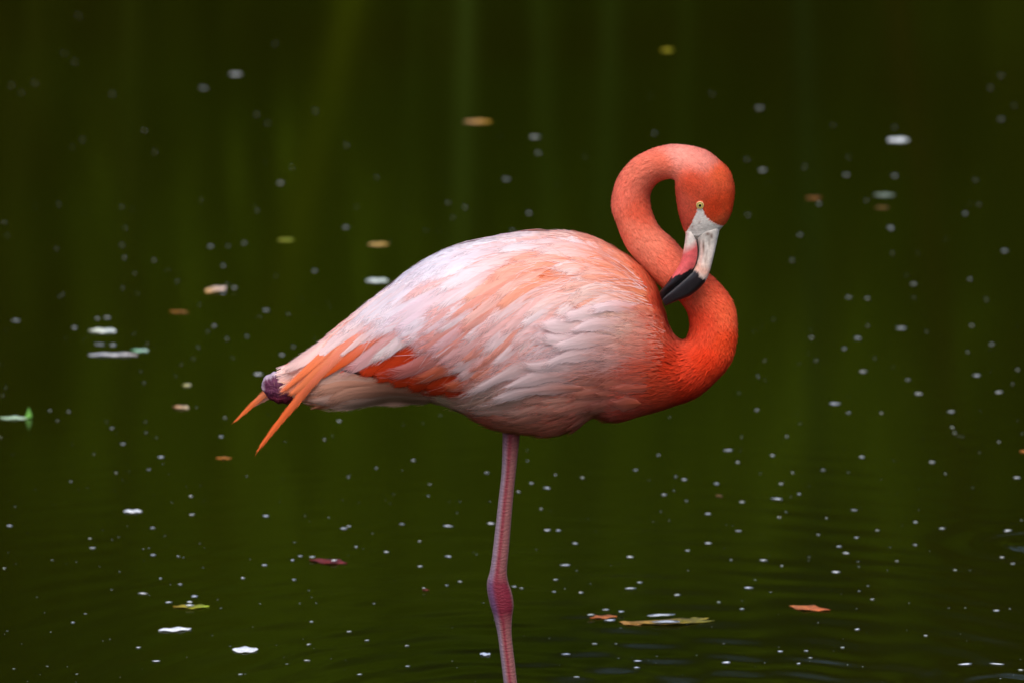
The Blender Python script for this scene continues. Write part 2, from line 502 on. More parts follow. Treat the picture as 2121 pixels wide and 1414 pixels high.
# ------------------------------------------------------------------ plumage colours over the bird (pigment with some painted light and shade, sampled in drawing coordinates)
PIG = np.array([
    # head and neck
    (1410, 320, 236, 146, 126), (1460, 330, 234, 140, 120), (1500, 370, 234, 96, 52), (1512, 430, 228, 78, 32), (1480, 440, 218, 66, 26),  # crown points paler, top light painted into the colour
    (1440, 390, 226, 84, 50), (1410, 430, 232, 100, 72), (1420, 470, 226, 92, 66), (1498, 462, 226, 96, 50),
    (1380, 340, 238, 112, 82), (1330, 340, 238, 118, 90), (1290, 400, 236, 112, 86), (1320, 430, 228, 92, 62), (1300, 470, 236, 118, 88),
    (1340, 500, 238, 126, 96), (1380, 540, 236, 112, 82), (1400, 580, 230, 92, 62), (1470, 600, 232, 88, 52), (1510, 640, 230, 88, 48),
    (1450, 660, 214, 62, 32), (1510, 700, 220, 70, 32), (1470, 740, 208, 54, 22), (1400, 760, 210, 58, 28), (1440, 800, 206, 54, 26),
    (1380, 800, 216, 76, 46), (1320, 840, 222, 96, 66), (1290, 860, 218, 104, 78), (1330, 780, 222, 92, 60), (1360, 700, 226, 96, 62),
    (1370, 650, 228, 96, 62), (1340, 620, 232, 118, 84), (1300, 800, 214, 108, 78),
    # shoulder and back
    (1360, 600, 234, 116, 76), (1330, 575, 236, 128, 92), (1290, 545, 238, 150, 118), (1240, 515, 240, 168, 145), (1180, 495, 242, 200, 188),
    (1100, 492, 241, 218, 216), (1020, 503, 240, 226, 228), (930, 530, 240, 230, 236), (860, 575, 240, 228, 236), (800, 625, 240, 222, 228),
    (740, 670, 240, 190, 176), (690, 705, 240, 178, 160), (640, 735, 240, 176, 158), (600, 760, 240, 200, 192),
    # wing
    (1260, 560, 238, 150, 112), (1200, 545, 240, 160, 128), (1130, 540, 240, 172, 146), (1050, 545, 241, 198, 184), (970, 580, 240, 222, 224),
    (900, 640, 238, 214, 222), (840, 660, 238, 214, 224), (960, 660, 234, 190, 190), (1000, 620, 238, 164, 130), (1090, 600, 238, 176, 150),
    (1180, 590, 240, 218, 210), (1230, 600, 238, 200, 184), (1120, 640, 238, 206, 198), (1040, 690, 236, 182, 166), (1290, 620, 236, 178, 150),
    (1280, 590, 236, 146, 108), (1200, 650, 236, 186, 164), (820, 710, 232, 190, 196), (900, 730, 228, 172, 178), (980, 740, 228, 168, 164),
    (760, 700, 236, 180, 174), (1060, 740, 230, 180, 164),
    # under edge of the wing, red
    (740, 735, 218, 62, 22), (800, 745, 214, 58, 22), (760, 760, 212, 54, 22), (850, 780, 206, 56, 26), (900, 795, 204, 62, 36), (940, 800, 206, 80, 56),
    (970, 780, 212, 120, 100),
    # flank, thigh, belly
    (1120, 680, 236, 204, 192), (1200, 690, 236, 204, 192), (1280, 670, 236, 200, 184), (1320, 690, 230, 158, 126), (1150, 730, 236, 206, 194),
    (1240, 740, 232, 184, 164), (1080, 770, 234, 200, 186), (1000, 810, 232, 190, 168), (1050, 830, 230, 176, 150), (940, 835, 230, 184, 160),
    (1120, 830, 228, 154, 124), (1200, 800, 226, 142, 108), (1250, 800, 216, 128, 94), (1180, 860, 224, 130, 96), (1100, 880, 226, 134, 100),
    (1040, 880, 216, 116, 80), (1260, 850, 210, 112, 84),
    # under tail
    (700, 795, 230, 186, 166), (640, 810, 226, 172, 146), (760, 805, 228, 182, 160), (700, 840, 214, 132, 96), (830, 800, 176, 140, 128), (850, 822, 190, 140, 124),  # duller points at the inner end paint the shaded gap
    (800, 820, 216, 150, 118),
], float)
nk = (PIG[:, 0] > 1262) & (PIG[:, 1] < 690) & ((PIG[:, 0] > 1380) | (PIG[:, 1] < 555))
PIG[nk, 3] += 8; PIG[nk, 4] += 10            # coral down of head and neck
low = (PIG[:, 1] > 800) & (PIG[:, 0] < 1300)
PIG[low, 3] += 10; PIG[low, 4] += 10  # belly and thigh paler, fill light painted into the plumage colour
fl = (PIG[:, 1] > 670) & (PIG[:, 0] < 1330) & (PIG[:, 0] > 980)
PIG[fl, 3] -= 3; PIG[fl, 4] += 8             # cooler pink flank
PIG_L = lin(PIG[:, 2:5])

def pigment(u, v):
    u = np.atleast_1d(u); v = np.atleast_1d(v)
    out = np.empty((len(u), 3))
    for i in range(0, len(u), 20000):
        du = u[i:i + 20000, None] - PIG[None, :, 0]; dv = v[i:i + 20000, None] - PIG[None, :, 1]
        w = 1.0 / (du * du + dv * dv + 180.0) ** 2
        out[i:i + 20000] = (w @ PIG_L) / w.sum(1)[:, None]
    return out

def inside(u, v, poly):
    u = np.asarray(u); v = np.asarray(v)
    r = np.zeros(u.shape, bool)
    n = len(poly)
    for i in range(n):
        x0, y0 = poly[i]; x1, y1 = poly[(i + 1) % n]
        c = ((y0 > v) != (y1 > v)) & (u < (x1 - x0) * (v - y0) / (y1 - y0 + 1e-9) + x0)
        r ^= c
    return r

FACE = [(1446, 430), (1455, 430), (1458, 440), (1463, 449), (1475, 460), (1490, 467), (1500, 468), (1500, 510), (1415, 510), (1418, 486), (1431, 465), (1438, 450), (1443, 438)]

# ------------------------------------------------------------------ the flamingo
foot_px = 1083
base = P3(np.array(foot_px), np.array(1600.0), 0.0)
flamingo = bpy.data.objects.new('flamingo', None)
C.objects.link(flamingo)
flamingo.location = (base[0], 0, BED)
tag(flamingo, 'pink and orange flamingo on one leg preening its shoulder in the pond', 'flamingo')
INV = Matrix.Translation(-flamingo.location)

def part(name, me, mat):
    o = obj(name, me, mat, flamingo)
    o.matrix_parent_inverse = INV
    return o

YH = -0.056          # plane of the head, in front of the neck
BODY = [
    # uA, vA, uB, vB, y, half width
    (604, 750, 612, 822, 0, .012), (650, 720, 648, 832, 0, .022), (700, 676, 690, 841, 0, .034), (750, 637, 748, 836, 0, .050), (803, 597, 800, 823, 0, .070), (868, 549, 858, 826, 0, .090),
    (935, 517, 920, 838, 0, .104), (1005, 499, 975, 860, 0, .113), (1065, 487, 1030, 885, 0, .118), (1130, 483, 1090, 896, 0, .120),
    (1185, 484, 1150, 897, 0, .117), (1238, 498, 1198, 882, 0, .110), (1290, 526, 1232, 864, 0, .100), (1330, 556, 1285, 868, 0, .090),
    (1358, 600, 1345, 853, 0, .078), (1374, 648, 1400, 836, 0, .064), (1385, 682, 1450, 814, 0, .052), (1396, 700, 1490, 778, 0, .044),
    (1411, 706, 1514, 742, 0, .038), (1425, 697, 1523, 702, .001, .034), (1430, 672, 1523, 660, .003, .032), (1423, 645, 1513, 622, .006, .031),
    (1406, 622, 1488, 588, .009, .030), (1384, 606, 1452, 556, .010, .030), (1356, 580, 1414, 521, .010, .030), (1326, 547, 1388, 494, .009, .029),
    (1298, 510, 1364, 471, .007, .028), (1278, 461, 1349, 441, .005, .027), (1269, 422, 1345, 414, .002, .026), (1280, 374, 1350, 394, -.004, .0245),
    (1307, 337, 1363, 378, -.014, .024), (1344, 314, 1378, 371, -.026, .024), (1386, 303, 1391, 370, -.040, .025),
    (1424, 304, 1400, 377, -.050, .028), (1462, 314, 1401, 395, YH, .031), (1491, 335, 1403, 413, YH, .033),
    (1511, 357, 1405, 430, YH, .032), (1519, 385, 1408, 445, YH, .0295), (1519, 412, 1412, 460, YH, .0265), (1514, 440, 1416, 473, YH, .023),
    (1504, 461, 1420, 484, YH, .0185), (1493, 474, 1424, 490, YH, .0158), (1482, 486, 1434, 494, YH, .010)]
SUB, RING = 10, 72
# the folded wings make the trunk widest above its middle
bv, bf, BV, bst = loft(BODY, SUB, RING, egg=lambda st, sub: np.interp(np.arange(len(st)) / sub, [0, 3, 6, 12, 17], [.1, .16, .22, .18, 0]))
bu, bw_ = proj(bv)
bc = pigment(bu, bw_)
face_in = inside(bu, bw_, FACE)
bc[face_in] = lin((214, 206, 198))
for cu, cv, ru in ((1448, 461, 2.5), (1434, 470, 3.0)):            # small dark spots on the bare skin
    g = np.exp(-((bu - cu) ** 2 + (bw_ - cv) ** 2) / ru ** 2)[:, None] * .7 * (bv[:, 1:2] < YH)
    bc = bc * (1 - g) + lin((120, 70, 60)) * g
body = part('body', mesh_from('body', bv, bf, bc), M_BODY)

# height of the near side of the body, as a smooth field over x and z
bvh = BVHTree.FromPolygons([tuple(p) for p in bv], bf)
GS = 0.004
x0, x1 = P3(np.array([430., 1580.]), np.array([700., 700.]))[:, 0]
z1, z0 = P3(np.array([1000., 1000.]), np.array([270., 980.]))[:, 2]
gx = np.arange(x0, x1, GS); gz = np.arange(z0, z1, GS)
HF = np.full((len(gx), len(gz)), np.nan)
for i, xx in enumerate(gx):
    for k, zz in enumerate(gz):
        h = bvh.ray_cast(Vector((xx, -1, zz)), Vector((0, 1, 0)))
        if h[0] is not None:
            HF[i, k] = h[0].y
known = ~np.isnan(HF)
for _ in range(90):                       # spread the field beyond the outline
    bad = np.isnan(HF)
    if not bad.any(): break
    pad = np.pad(HF, 1, constant_values=np.nan)
    nb = np.stack([pad[:-2, 1:-1], pad[2:, 1:-1], pad[1:-1, :-2], pad[1:-1, 2:]])
    cnt = (~np.isnan(nb)).sum(0)
    m = np.nansum(nb, 0) / np.maximum(cnt, 1)
    HF = np.where(bad & (cnt > 0), m * 0.9, HF)
HF = np.nan_to_num(HF)
for _ in range(3):
    pad = np.pad(HF, 1, mode='edge')
    HF = np.where(known, 0.5, 0.2) * HF + np.where(known, .5, .8) * 0.25 * (pad[:-2, 1:-1] + pad[2:, 1:-1] + pad[1:-1, :-2] + pad[1:-1, 2:])

def hf(x, z):
    fx = np.clip((x - x0) / GS, 0, len(gx) - 1.001); fz = np.clip((z - z0) / GS, 0, len(gz) - 1.001)
    i = fx.astype(int); k = fz.astype(int); a = fx - i; b = fz - k
    return HF[i, k] * (1 - a) * (1 - b) + HF[i + 1, k] * a * (1 - b) + HF[i, k + 1] * (1 - a) * b + HF[i + 1, k + 1] * a * b

TOP_U = [440, 560, 603, 643, 689, 737, 799, 871, 918, 965, 1011, 1073, 1136, 1185, 1240, 1269, 1300, 1331, 1350, 1365, 1376, 1387]
TOP_V = [700, 760, 752, 727, 686, 648, 600, 547, 522, 508, 499, 487, 484, 485, 500, 514, 533, 557, 579, 604, 635, 679]
def surf(u, v, off):
    """the point of the near side seen at u, v, lifted by off towards the viewer"""
    u = np.asarray(u, float); v = np.asarray(v, float)
    v = np.maximum(v, np.interp(u, TOP_U, TOP_V) + 5)
    y = np.full(np.shape(u), -0.08)
    for _ in range(7):
        p = P3(u, v, y)
        y = 0.4 * y + 0.6 * hf(p[..., 0], p[..., 2])
    p = P3(u, v, y)
    e = .005
    gx_ = (hf(p[..., 0] + e, p[..., 2]) - hf(p[..., 0] - e, p[..., 2])) / (2 * e)
    gz_ = (hf(p[..., 0], p[..., 2] + e) - hf(p[..., 0], p[..., 2] - e)) / (2 * e)
    off = np.asarray(off) * np.clip((v - np.interp(u, TOP_U, TOP_V)) / 42, .12, 1)
    nn = np.stack([gx_, -np.ones_like(gx_), gz_], -1)
    nn /= np.linalg.norm(nn, axis=-1)[..., None]
    return p + nn * np.asarray(off)[..., None]

# ---- feathers
def feather_mesh(name, pts, wid, off0, off1, col_fn, nb=30, sweep=0.9, loose=0.1, point=1.0, camber=0.0008, yfix=None, tail_y=None, soft=.32):
    """pts: centre line root -> tip in drawing coordinates; barbs are separate blades on both sides of a shaft"""
    cl = resample(catmull(pts, 8), 60)
    L = np.linalg.norm(np.diff(cl, axis=0), axis=1).sum()
    tang = np.gradient(cl, axis=0); tang /= np.linalg.norm(tang, axis=1)[:, None]
    nor = np.stack([-tang[:, 1], tang[:, 0]], 1)
    tt = np.linspace(0, 1, 60)
    def at(s, lat):
        s_ = np.clip(s, 0, 1)
        c = np.stack([np.interp(s_, tt, cl[:, k]) for k in (0, 1)], -1)
        nn = np.stack([np.interp(s_, tt, nor[:, k]) for k in (0, 1)], -1)
        tg = np.stack([np.interp(s_, tt, tang[:, k]) for k in (0, 1)], -1)
        return c + nn * lat[..., None] + tg * ((s - s_) * L)[..., None]
    def prof(s):
        s = np.clip(s, 0, 1)
        return np.minimum(1, (s / 0.3 + .2)) ** .7 * np.clip(1 - s ** (2.6 * point + .6), 0, 1) ** (0.55 + .2 * (1 - point))
    U, K, F, OFF = [], [], [], []
    nu, nv = 24, 13
    RIM, BARB = [], []
    fid = rng.uniform(0, 900)
    lean = 1.3 + .5 * sweep
    ss = np.linspace(0, 1, nu) ** .85
    la = np.linspace(-1, 1, nv)
    ph = rng.uniform(0, 6, 4)
    rag = 1 + loose * (.5 * np.sin(7 * ss + ph[0]) + .5 * np.sin(17 * ss + ph[1]))
    hw = wid / 2 * prof(ss) * rag * .92
    S_, L_ = np.meshgrid(ss, la, indexing='ij')
    slip = .10 * sweep * wid / L * (np.abs(L_) - .6) * (1 - S_)           # edges trail behind the shaft
    U.append(at(S_ + slip, L_ * hw[:, None]).reshape(-1, 2))
    rid = .00010 * np.sin(L_ * 13 + S_ * 5 + ph[2]) + .00006 * np.sin(L_ * 29 - S_ * 9 + ph[3])
    OFF.append((off0 + (off1 - off0) * S_ + camber * (1 - L_ ** 2) + rid).ravel())
    streak = np.interp(la, np.linspace(-1, 1, 7), rng.uniform(.93, 1.04, 7))[None, :] * np.ones_like(S_)
    K.append(col_fn(S_.ravel(), np.abs(L_).ravel(), 1) * streak.ravel()[:, None])
    RIM.append(np.minimum(np.clip((1 - np.abs(L_)) / .34, 0, 1), np.clip((1 - S_) / soft, 0, 1)).ravel() * np.clip(S_ / .16, 0, 1).ravel())
    BARB.append(np.stack([(S_ * L - lean * np.abs(L_) * hw[:, None]), L_ * hw[:, None] * .08, np.full_like(S_, fid)], -1).reshape(-1, 3))
    for a_ in range(nu - 1):
        for b_ in range(nv - 1):
            k0 = a_ * nv + b_
            F.append([k0, k0 + 1, k0 + nv + 1, k0 + nv])
    base = nu * nv
    # frayed edge: fine barbs leaving the rim
    nseg = 3
    f = np.linspace(0, 1, nseg)
    for side in (-1, 1):
        ui = np.sort(rng.uniform(.12, .985, nb))
        w0 = np.interp(ui, ss, hw)
        ln = wid * rng.uniform(.10, .28, nb) * (.6 + 2.2 * loose)
        e = ui + ln * rng.uniform(.8, 1.0, nb) / L
        out = np.minimum(ln * rng.uniform(.10, .35, nb), ln)
        hs = np.maximum(.0035 * wid, .22) / L * rng.uniform(.7, 1.3, nb)
        for i in range(nb):
            al = ui[i] - .03 + (e[i] - ui[i] + .03) * f
            w1 = np.interp(min(e[i], 1), ss, hw)
            lt = side * (w0[i] * .86 * (1 - f) + (w1 + out[i]) * f)
            pw = (1 - .8 * f) * hs[i] * L
            pa = at(al, lt - pw); pb = at(al, lt + pw)
            U.append(np.stack([pa, pb], 1).reshape(-1, 2))
            s2 = np.repeat(np.clip(al, 0, 1), 2)
            OFF.append(off0 + (off1 - off0) * s2 + .0006 + np.repeat(.0004 * f, 2))
            K.append(col_fn(s2, np.ones(len(s2)) * .9, side) * rng.uniform(.92, 1.05))
            RIM.append(np.ones(len(s2))); BARB.append(np.zeros((len(s2), 3)) + fid)
            for q in range(nseg - 1):
                b0 = base + q * 2
                F.append([b0, b0 + 1, b0 + 3, b0 + 2])
            base += nseg * 2
    # shaft
    ss = np.linspace(.12, .8, 14)
    hwid = wid * .008 * (1 - .8 * ss) + .2
    pa = at(ss, -hwid); pb = at(ss, hwid)
    U.append(np.stack([pa, pb], 1).reshape(-1, 2)); s2 = np.repeat(ss, 2)
    OFF.append(off0 + (off1 - off0) * s2 + camber + .0003)
    K.append(col_fn(s2, np.zeros(28), 1) * .97 + .01)
    RIM.append(np.ones(28)); BARB.append(np.zeros((28, 3)) + fid)
    for q in range(13):
        b0 = base + q * 2
        F.append([b0, b0 + 1, b0 + 3, b0 + 2])
    U = np.vstack(U); OFF = np.concatenate(OFF); K = np.vstack(K)
    if yfix is None:
        V = surf(U[:, 0], U[:, 1], OFF)
        if tail_y is not None:
            a = np.clip((680 - U[:, 0]) / 90, 0, 1)
            V = P3(U[:, 0], U[:, 1], V[:, 1] * (1 - a) + (tail_y - OFF) * a)
    else:
        V = P3(U[:, 0], U[:, 1], yfix - OFF)
    return quads_mesh(name, V, F, K, rim=np.concatenate(RIM), barb=np.vstack(BARB))

# wing flow: streamlines from the shoulder to the tips, in drawing coordinates
FLOW = [
    [(1310, 552), (1250, 514), (1180, 495), (1100, 491), (1020, 501), (930, 528), (860, 566), (800, 612), (735, 664), (670, 712), (615, 758)],
    [(1325, 572), (1240, 540), (1140, 525), (1040, 542), (940, 588), (850, 640), (770, 690), (700, 745), (640, 790)],
    [(1335, 592), (1260, 568), (1170, 562), (1080, 590), (1000, 638), (925, 688), (860, 728), (800, 756), (745, 768)],
    [(1342, 615), (1280, 596), (1200, 606), (1125, 640), (1060, 690), (1010, 735), (960, 768), (910, 788), (860, 790)],
    [(1350, 650), (1300, 630), (1240, 645), (1180, 680), (1130, 718), (1090, 748), (1050, 772), (1010, 790), (970, 800)]]
FL = np.array([resample(catmull(s, 10), 80) for s in FLOW])
def flow(s, r):
    """s 0 (back) .. 1 (lower edge), r 0 (shoulder) .. 1 (tip)"""
    s = np.clip(s, 0, 1) * 4; i = np.minimum(s.astype(int), 3); a = (s - i)[..., None]
    k = np.clip(r, 0, 1) * 79; j = np.minimum(k.astype(int), 78); b = (k - j)[..., None]
    def g(ii, jj):
        p1 = FL[ii, jj]; p2 = FL[ii + 1, jj]; p0 = FL[np.maximum(ii - 1, 0), jj]; p3 = FL[np.minimum(ii + 2, 4), jj]
        p0 = np.where((ii == 0)[..., None], 2 * p1 - p2, p0); p3 = np.where((ii == 3)[..., None], 2 * p2 - p1, p3)
        return 0.5 * (2 * p1 + (p2 - p0) * a + (2 * p0 - 5 * p1 + 4 * p2 - p3) * a ** 2 + (3 * p1 - p0 - 3 * p2 + p3) * a ** 3)
    return g(i, j) * (1 - b) + g(i, j + 1) * b

ORANGE = lin((236, 122, 70)); RED = lin((226, 70, 28)); WHITE = lin((240, 231, 236)); PINK = lin((240, 200, 200))

# wing skin under the feathers
ns, nr = 26, 60
S, R = np.meshgrid(np.linspace(0, 1, ns), np.linspace(0, 1, nr), indexing='ij')
Uw = flow(S.ravel(), R.ravel())
Vw = surf(Uw[:, 0], Uw[:, 1], np.full(len(Uw), .0035))
Fw = [[i * nr + j, i * nr + j + 1, (i + 1) * nr + j + 1, (i + 1) * nr + j] for i in range(ns - 1) for j in range(nr - 1)]
Cw = pigment(Uw[:, 0], Uw[:, 1]) * .5 + ORANGE * .5
wing = part('wing', mesh_from('wing', Vw, Fw, Cw), M_PLUME)
wing_objs = []

def wing_feather(pts, wid, off0, off1, col_fn, name='feather', **kw):
    me = feather_mesh(name, pts, wid, off0, off1, col_fn, **kw)
    o = obj(name, me, M_VANE, wing)
    wing_objs.append(o)
    return o

def two_tone(c_root, c_tip, edge=None, k=1.6):
    edge = c_tip if edge is None else edge
    def fn(s, f, side):
        a = np.clip((s - .15) / .6, 0, 1)[:, None] ** k
        c = c_root * (1 - a) + c_tip * a
        e = (f[:, None] ** 2) * 0.5
        return c * (1 - e) + edge * e
    return fn

def pig1(p):
    return pigment(np.array([p[0]]), np.array([p[1]]))[0]

# red feathers along the lower edge, deepest layer
for k, (a, b, c, wd) in enumerate([
        ((800, 690), (760, 730), (712, 762), 46), ((830, 700), (790, 745), (735, 772), 48), ((862, 712), (822, 758), (768, 782), 48),
        ((890, 722), (855, 768), (800, 790), 48), ((920, 732), (888, 778), (838, 800), 46), ((950, 740), (922, 786), (876, 808), 46),
        ((985, 750), (955, 792), (912, 812), 42), ((1020, 758), (990, 792), (948, 810), 38)]):
    cr = RED * rng.uniform(.85, 1.1)
    wing_feather([a, b, c], wd, .003, .0055, two_tone(cr, cr * np.array([.95, .9, .9])), nb=26)
# black flight feather below them, kept thin to paint the dark gap
wing_feather([(800, 782), (770, 775), (730, 767), (700, 762)], 9, .003, .005, two_tone(lin((20, 14, 14)), lin((14, 10, 10))), name='flight_feather', nb=16)
# coverts: overlapping rows, from the tail end towards the shoulder
RED_ZONE = [(690, 770), (730, 730), (785, 700), (835, 722), (895, 756), (950, 784), (960, 820), (800, 805)]
cov = []
for k in range(150):
    cov.append(((k * 0.7548776662 + .31) % 1.0, (k * 0.5698402910 + .17) % 1.0))
cov.sort(key=lambda q: -q[1])
for s, rk in cov:
    for _once in (0,):
        s = min(max(s, 0.02), .97)
        r0 = rk * .64 - .03
        r = r0
        Ls = rng.uniform(.34, .58)
        if r0 < .10: Ls *= .62
        r1 = min(r + Ls, 1.0)
        while rk * 7919 % 1 < .88 and r1 - r > .14 and inside(*[np.array([q]) for q in flow(np.array([s + .02]), np.array([r1]))[0]], RED_ZONE)[0]:
            r1 -= .02
        rr = np.linspace(max(r, 0), r1, 6)
        drift = rng.uniform(-.02, .05)
        pts = flow(np.clip(s + drift * np.linspace(0, 1, 6), 0, 1), rr)
        span = np.linalg.norm(flow(np.array([1.0]), np.array([(r + r1) / 2])) - flow(np.array([0.0]), np.array([(r + r1) / 2])))
        wd = np.clip(span * rng.uniform(.13, .24), 18, 52)
        tip = pts[4]; root = pts[1]
        ct = pig1(tip); cr = pig1(root)
        h = rng.random()
        white_zone = s < .3 and r > .18
        if white_zone:
            ct = ct * .5 + WHITE * .5 if h < .8 else ct * .75 + PINK * .25
            cr = cr * .86 + ORANGE * .14
        elif h < .30:
            ct = ct * .55 + WHITE * .45; cr = cr * .35 + ORANGE * .65
        elif h < .56:
            ct = ct * .55 + ORANGE * .45; cr = cr * .35 + ORANGE * .65
        else:
            cr = cr * .4 + ORANGE * .6; ct = ct * .8 + PINK * .2
        lift = .0044
        wing_feather([tuple(p) for p in pts], wd, .003, .003 + lift, two_tone(cr, ct, ct * .8 + WHITE * .2, 1.0), nb=34,
                     loose=.05 + .10 * (s > .5), point=rng.uniform(.4, .7), sweep=rng.uniform(2.6, 4.0), camber=.0012, soft=rng.uniform(.22, .4))
for pts, wd, ca, cb, pt, o_ in [
        ([(860, 575), (785, 630), (720, 684), (664, 724), (612, 754), (580, 772)], 44, (242, 226, 230), (240, 200, 192), 1.2, .005),
        ([(850, 595), (775, 652), (716, 702), (664, 748), (612, 792), (574, 818)], 38, (242, 222, 222), (238, 150, 116), 1.4, .006),
        ([(840, 615), (770, 668), (716, 716), (668, 760), (622, 802), (592, 823)], 34, (240, 178, 158), (236, 128, 82), 1.0, .008),
        ([(825, 605), (755, 658), (700, 706), (648, 754), (600, 798), (578, 815)], 22, (239, 156, 124), (236, 122, 74), 1.0, .009),
        ([(820, 634), (752, 686), (700, 734), (652, 784), (608, 838), (564, 892), (525, 945)], 34, (237, 132, 90), (232, 106, 52), .36, .009),
        ([(835, 655), (775, 696), (726, 736), (684, 766), (648, 790)], 30, (237, 128, 86), (232, 96, 40), .8, .0065),
        ([(860, 612), (795, 660), (740, 706), (700, 742)], 30, (242, 222, 222), (240, 200, 194), .6, .0075)]:
    wing_feather(pts, wd, o_ + .0015, o_ + .005, two_tone(pig1(pts[0]) * .25 + lin(ca) * .75, lin(cb), k=.7), name='flight_feather', nb=60, loose=.03, point=pt, sweep=2.4, camber=.0012, tail_y=-.017, soft=.1)

# a few long loose pale plumes lying over the coverts
for pts, wd, ca, cb in [
        ([(1215, 575), (1150, 590), (1080, 640), (1030, 700), (1000, 748)], 40, (240, 210, 200), (240, 222, 218)),
        ([(1120, 545), (1040, 570), (960, 620), (890, 680), (840, 722)], 34, (240, 206, 198), (240, 220, 222)),
        ([(1255, 580), (1200, 600), (1140, 650), (1095, 705), (1072, 748)], 40, (240, 206, 192), (240, 218, 212)),
        ([(1060, 520), (980, 545), (900, 590), (820, 650), (760, 694)], 36, (242, 224, 224), (243, 230, 232)),
        ([(1180, 512), (1090, 515), (1000, 540), (910, 588), (850, 628)], 30, (240, 190, 172), (242, 216, 212)),
        ([(980, 590), (910, 640), (850, 690), (806, 730), (782, 752)], 30, (238, 204, 206), (240, 214, 214)),
        ([(930, 610), (870, 660), (820, 706), (784, 738), (764, 758)], 26, (240, 210, 208), (240, 220, 218))]:
    wing_feather(pts, wd * 1.3, .003, .0072, two_tone(pig1(pts[0]) * .6 + lin(ca) * .4, lin(cb), k=.7), nb=44, loose=.16, point=.6, sweep=3.2, soft=.3)

# narrow orange feathers showing between the pale ones
for pts, wd in [([(1080, 590), (1042, 606), (1000, 630), (968, 654)], 15), ([(1110, 560), (1083, 575), (1052, 606)], 13), ([(1060, 625), (1036, 653), (1016, 684), (1002, 712)], 15),
                ([(1122, 620), (1105, 644), (1083, 678)], 12), ([(1068, 680), (1052, 703), (1034, 730)], 11), ([(1110, 540), (1073, 550), (1036, 562)], 10), ([(1262, 528), (1226, 538), (1192, 550)], 13),
                ([(1020, 710), (1011, 734), (1004, 770)], 10), ([(1200, 560), (1150, 566), (1104, 584)], 14), ([(1290, 560), (1250, 556), (1200, 566)], 16), ([(1180, 530), (1120, 534), (1060, 548)], 12),
                ([(960, 640), (930, 668), (905, 700)], 10), ([(1150, 660), (1130, 690), (1112, 720)], 11), ([(1240, 610), (1210, 626), (1186, 650)], 13), ([(1010, 560), (970, 580), (930, 606)], 9), ([(850, 640), (810, 674), (776, 706)], 9)]:
    c = lin((235, 122, 72)) * rng.uniform(.8, 1.1)
    wing_feather(pts, wd * 1.7, .004, .0068, two_tone(c * .5 + pig1(pts[0]) * .5, c, pig1(pts[-1]) * .5 + c * .5), nb=16, loose=.15, point=.45, sweep=3.0, camber=.0006, soft=.5)

# far wing: the same feathers mirrored, with its own long tip past the tail
wing_b = wing.copy(); C.objects.link(wing_b)
wing_b.scale = (1, -1, 1)
for o in wing_objs:
    if o.name.startswith('flight'): continue
    c = o.copy(); C.objects.link(c); c.parent = wing_b
def far_flight(pts, wd, ca, cb, pt, y):
    me = feather_mesh('flight_feather', pts, wd, 0, 0, two_tone(lin(ca), lin(cb)), nb=40, loose=.04, point=pt, sweep=1.3, yfix=y, soft=.1)
    me.transform(Matrix.Scale(-1, 4, (0, 1, 0)))
    obj('flight_feather', me, M_VANE, wing_b)
far_flight([(660, 742), (610, 772), (560, 806), (520, 840), (480, 879)], 24, (240, 170, 140), (238, 118, 60), .36, .03)
far_flight([(668, 746), (620, 782), (572, 812), (540, 830), (512, 848)], 20, (240, 204, 192), (238, 170, 146), .7, .034)

# flank plumes: loose feathers on the body
FLANK = [
    [(1372, 655), (1315, 642), (1245, 648), (1175, 660), (1105, 676)],
    [(1374, 700), (1312, 692), (1240, 694), (1165, 704), (1085, 738)],
    [(1372, 740), (1300, 738), (1220, 738), (1130, 748), (1040, 776), (955, 810)],
    [(1360, 785), (1290, 785), (1200, 790), (1110, 800), (1020, 818), (930, 838)],
    [(1330, 832), (1262, 832), (1190, 838), (1115, 850), (1050, 862), (985, 862)]]
FK = np.array([resample(catmull(s, 10), 80) for s in FLANK])
def flank(s, r):
    s = np.clip(s, 0, 1) * 4; i = np.minimum(s.astype(int), 3); a = (s - i)[..., None]
    j = np.minimum((np.clip(r, 0, 1) * 79).astype(int), 79)
    return FK[i, j] * (1 - a) + FK[i + 1, j] * a
def body_feather(pts, wd, o0, o1, fn, **kw):
    return obj('feather', feather_mesh('feather', pts, wd, o0, o1, fn, **kw), M_VANE, body)
for ri, r0 in enumerate(np.linspace(.62, -.02, 9)):
    for si in range(10):
        s = min(max((si + .5 * (ri % 2) + rng.uniform(-.4, .4)) / 9.4, 0), 1)
        Ls = rng.uniform(.34, .5) if r0 > .1 else rng.uniform(.24, .34)
        rr = np.linspace(max(r0, 0), min(r0 + Ls, 1), 5) + rng.uniform(-.02, .02)
        dr = rng.uniform(-.06, .08)
        pts = flank(np.clip(s + dr * np.linspace(0, 1, 5) ** 2, 0, 1), rr)
        pts[:, 1] += rng.normal(0, 3) + rng.normal(0, 6) * np.linspace(0, 1, 5) ** 2
        ct = pig1(pts[3]); cr = pig1(pts[1])
        if s < .55 and r0 > .15:
            ct = ct * .5 + lin((240, 212, 214)) * .5
        if rng.random() < .35:
            cr = cr * .6 + ORANGE * .4
        body_feather([tuple(p) for p in pts], rng.uniform(20, 40), .0015, .0080 if s < .5 else .0055, two_tone(cr, ct, ct * .85 + WHITE * .15, 1.0),
                     nb=40, loose=.26, point=rng.uniform(.45, .8), sweep=rng.uniform(2.8, 4.2), soft=.5)
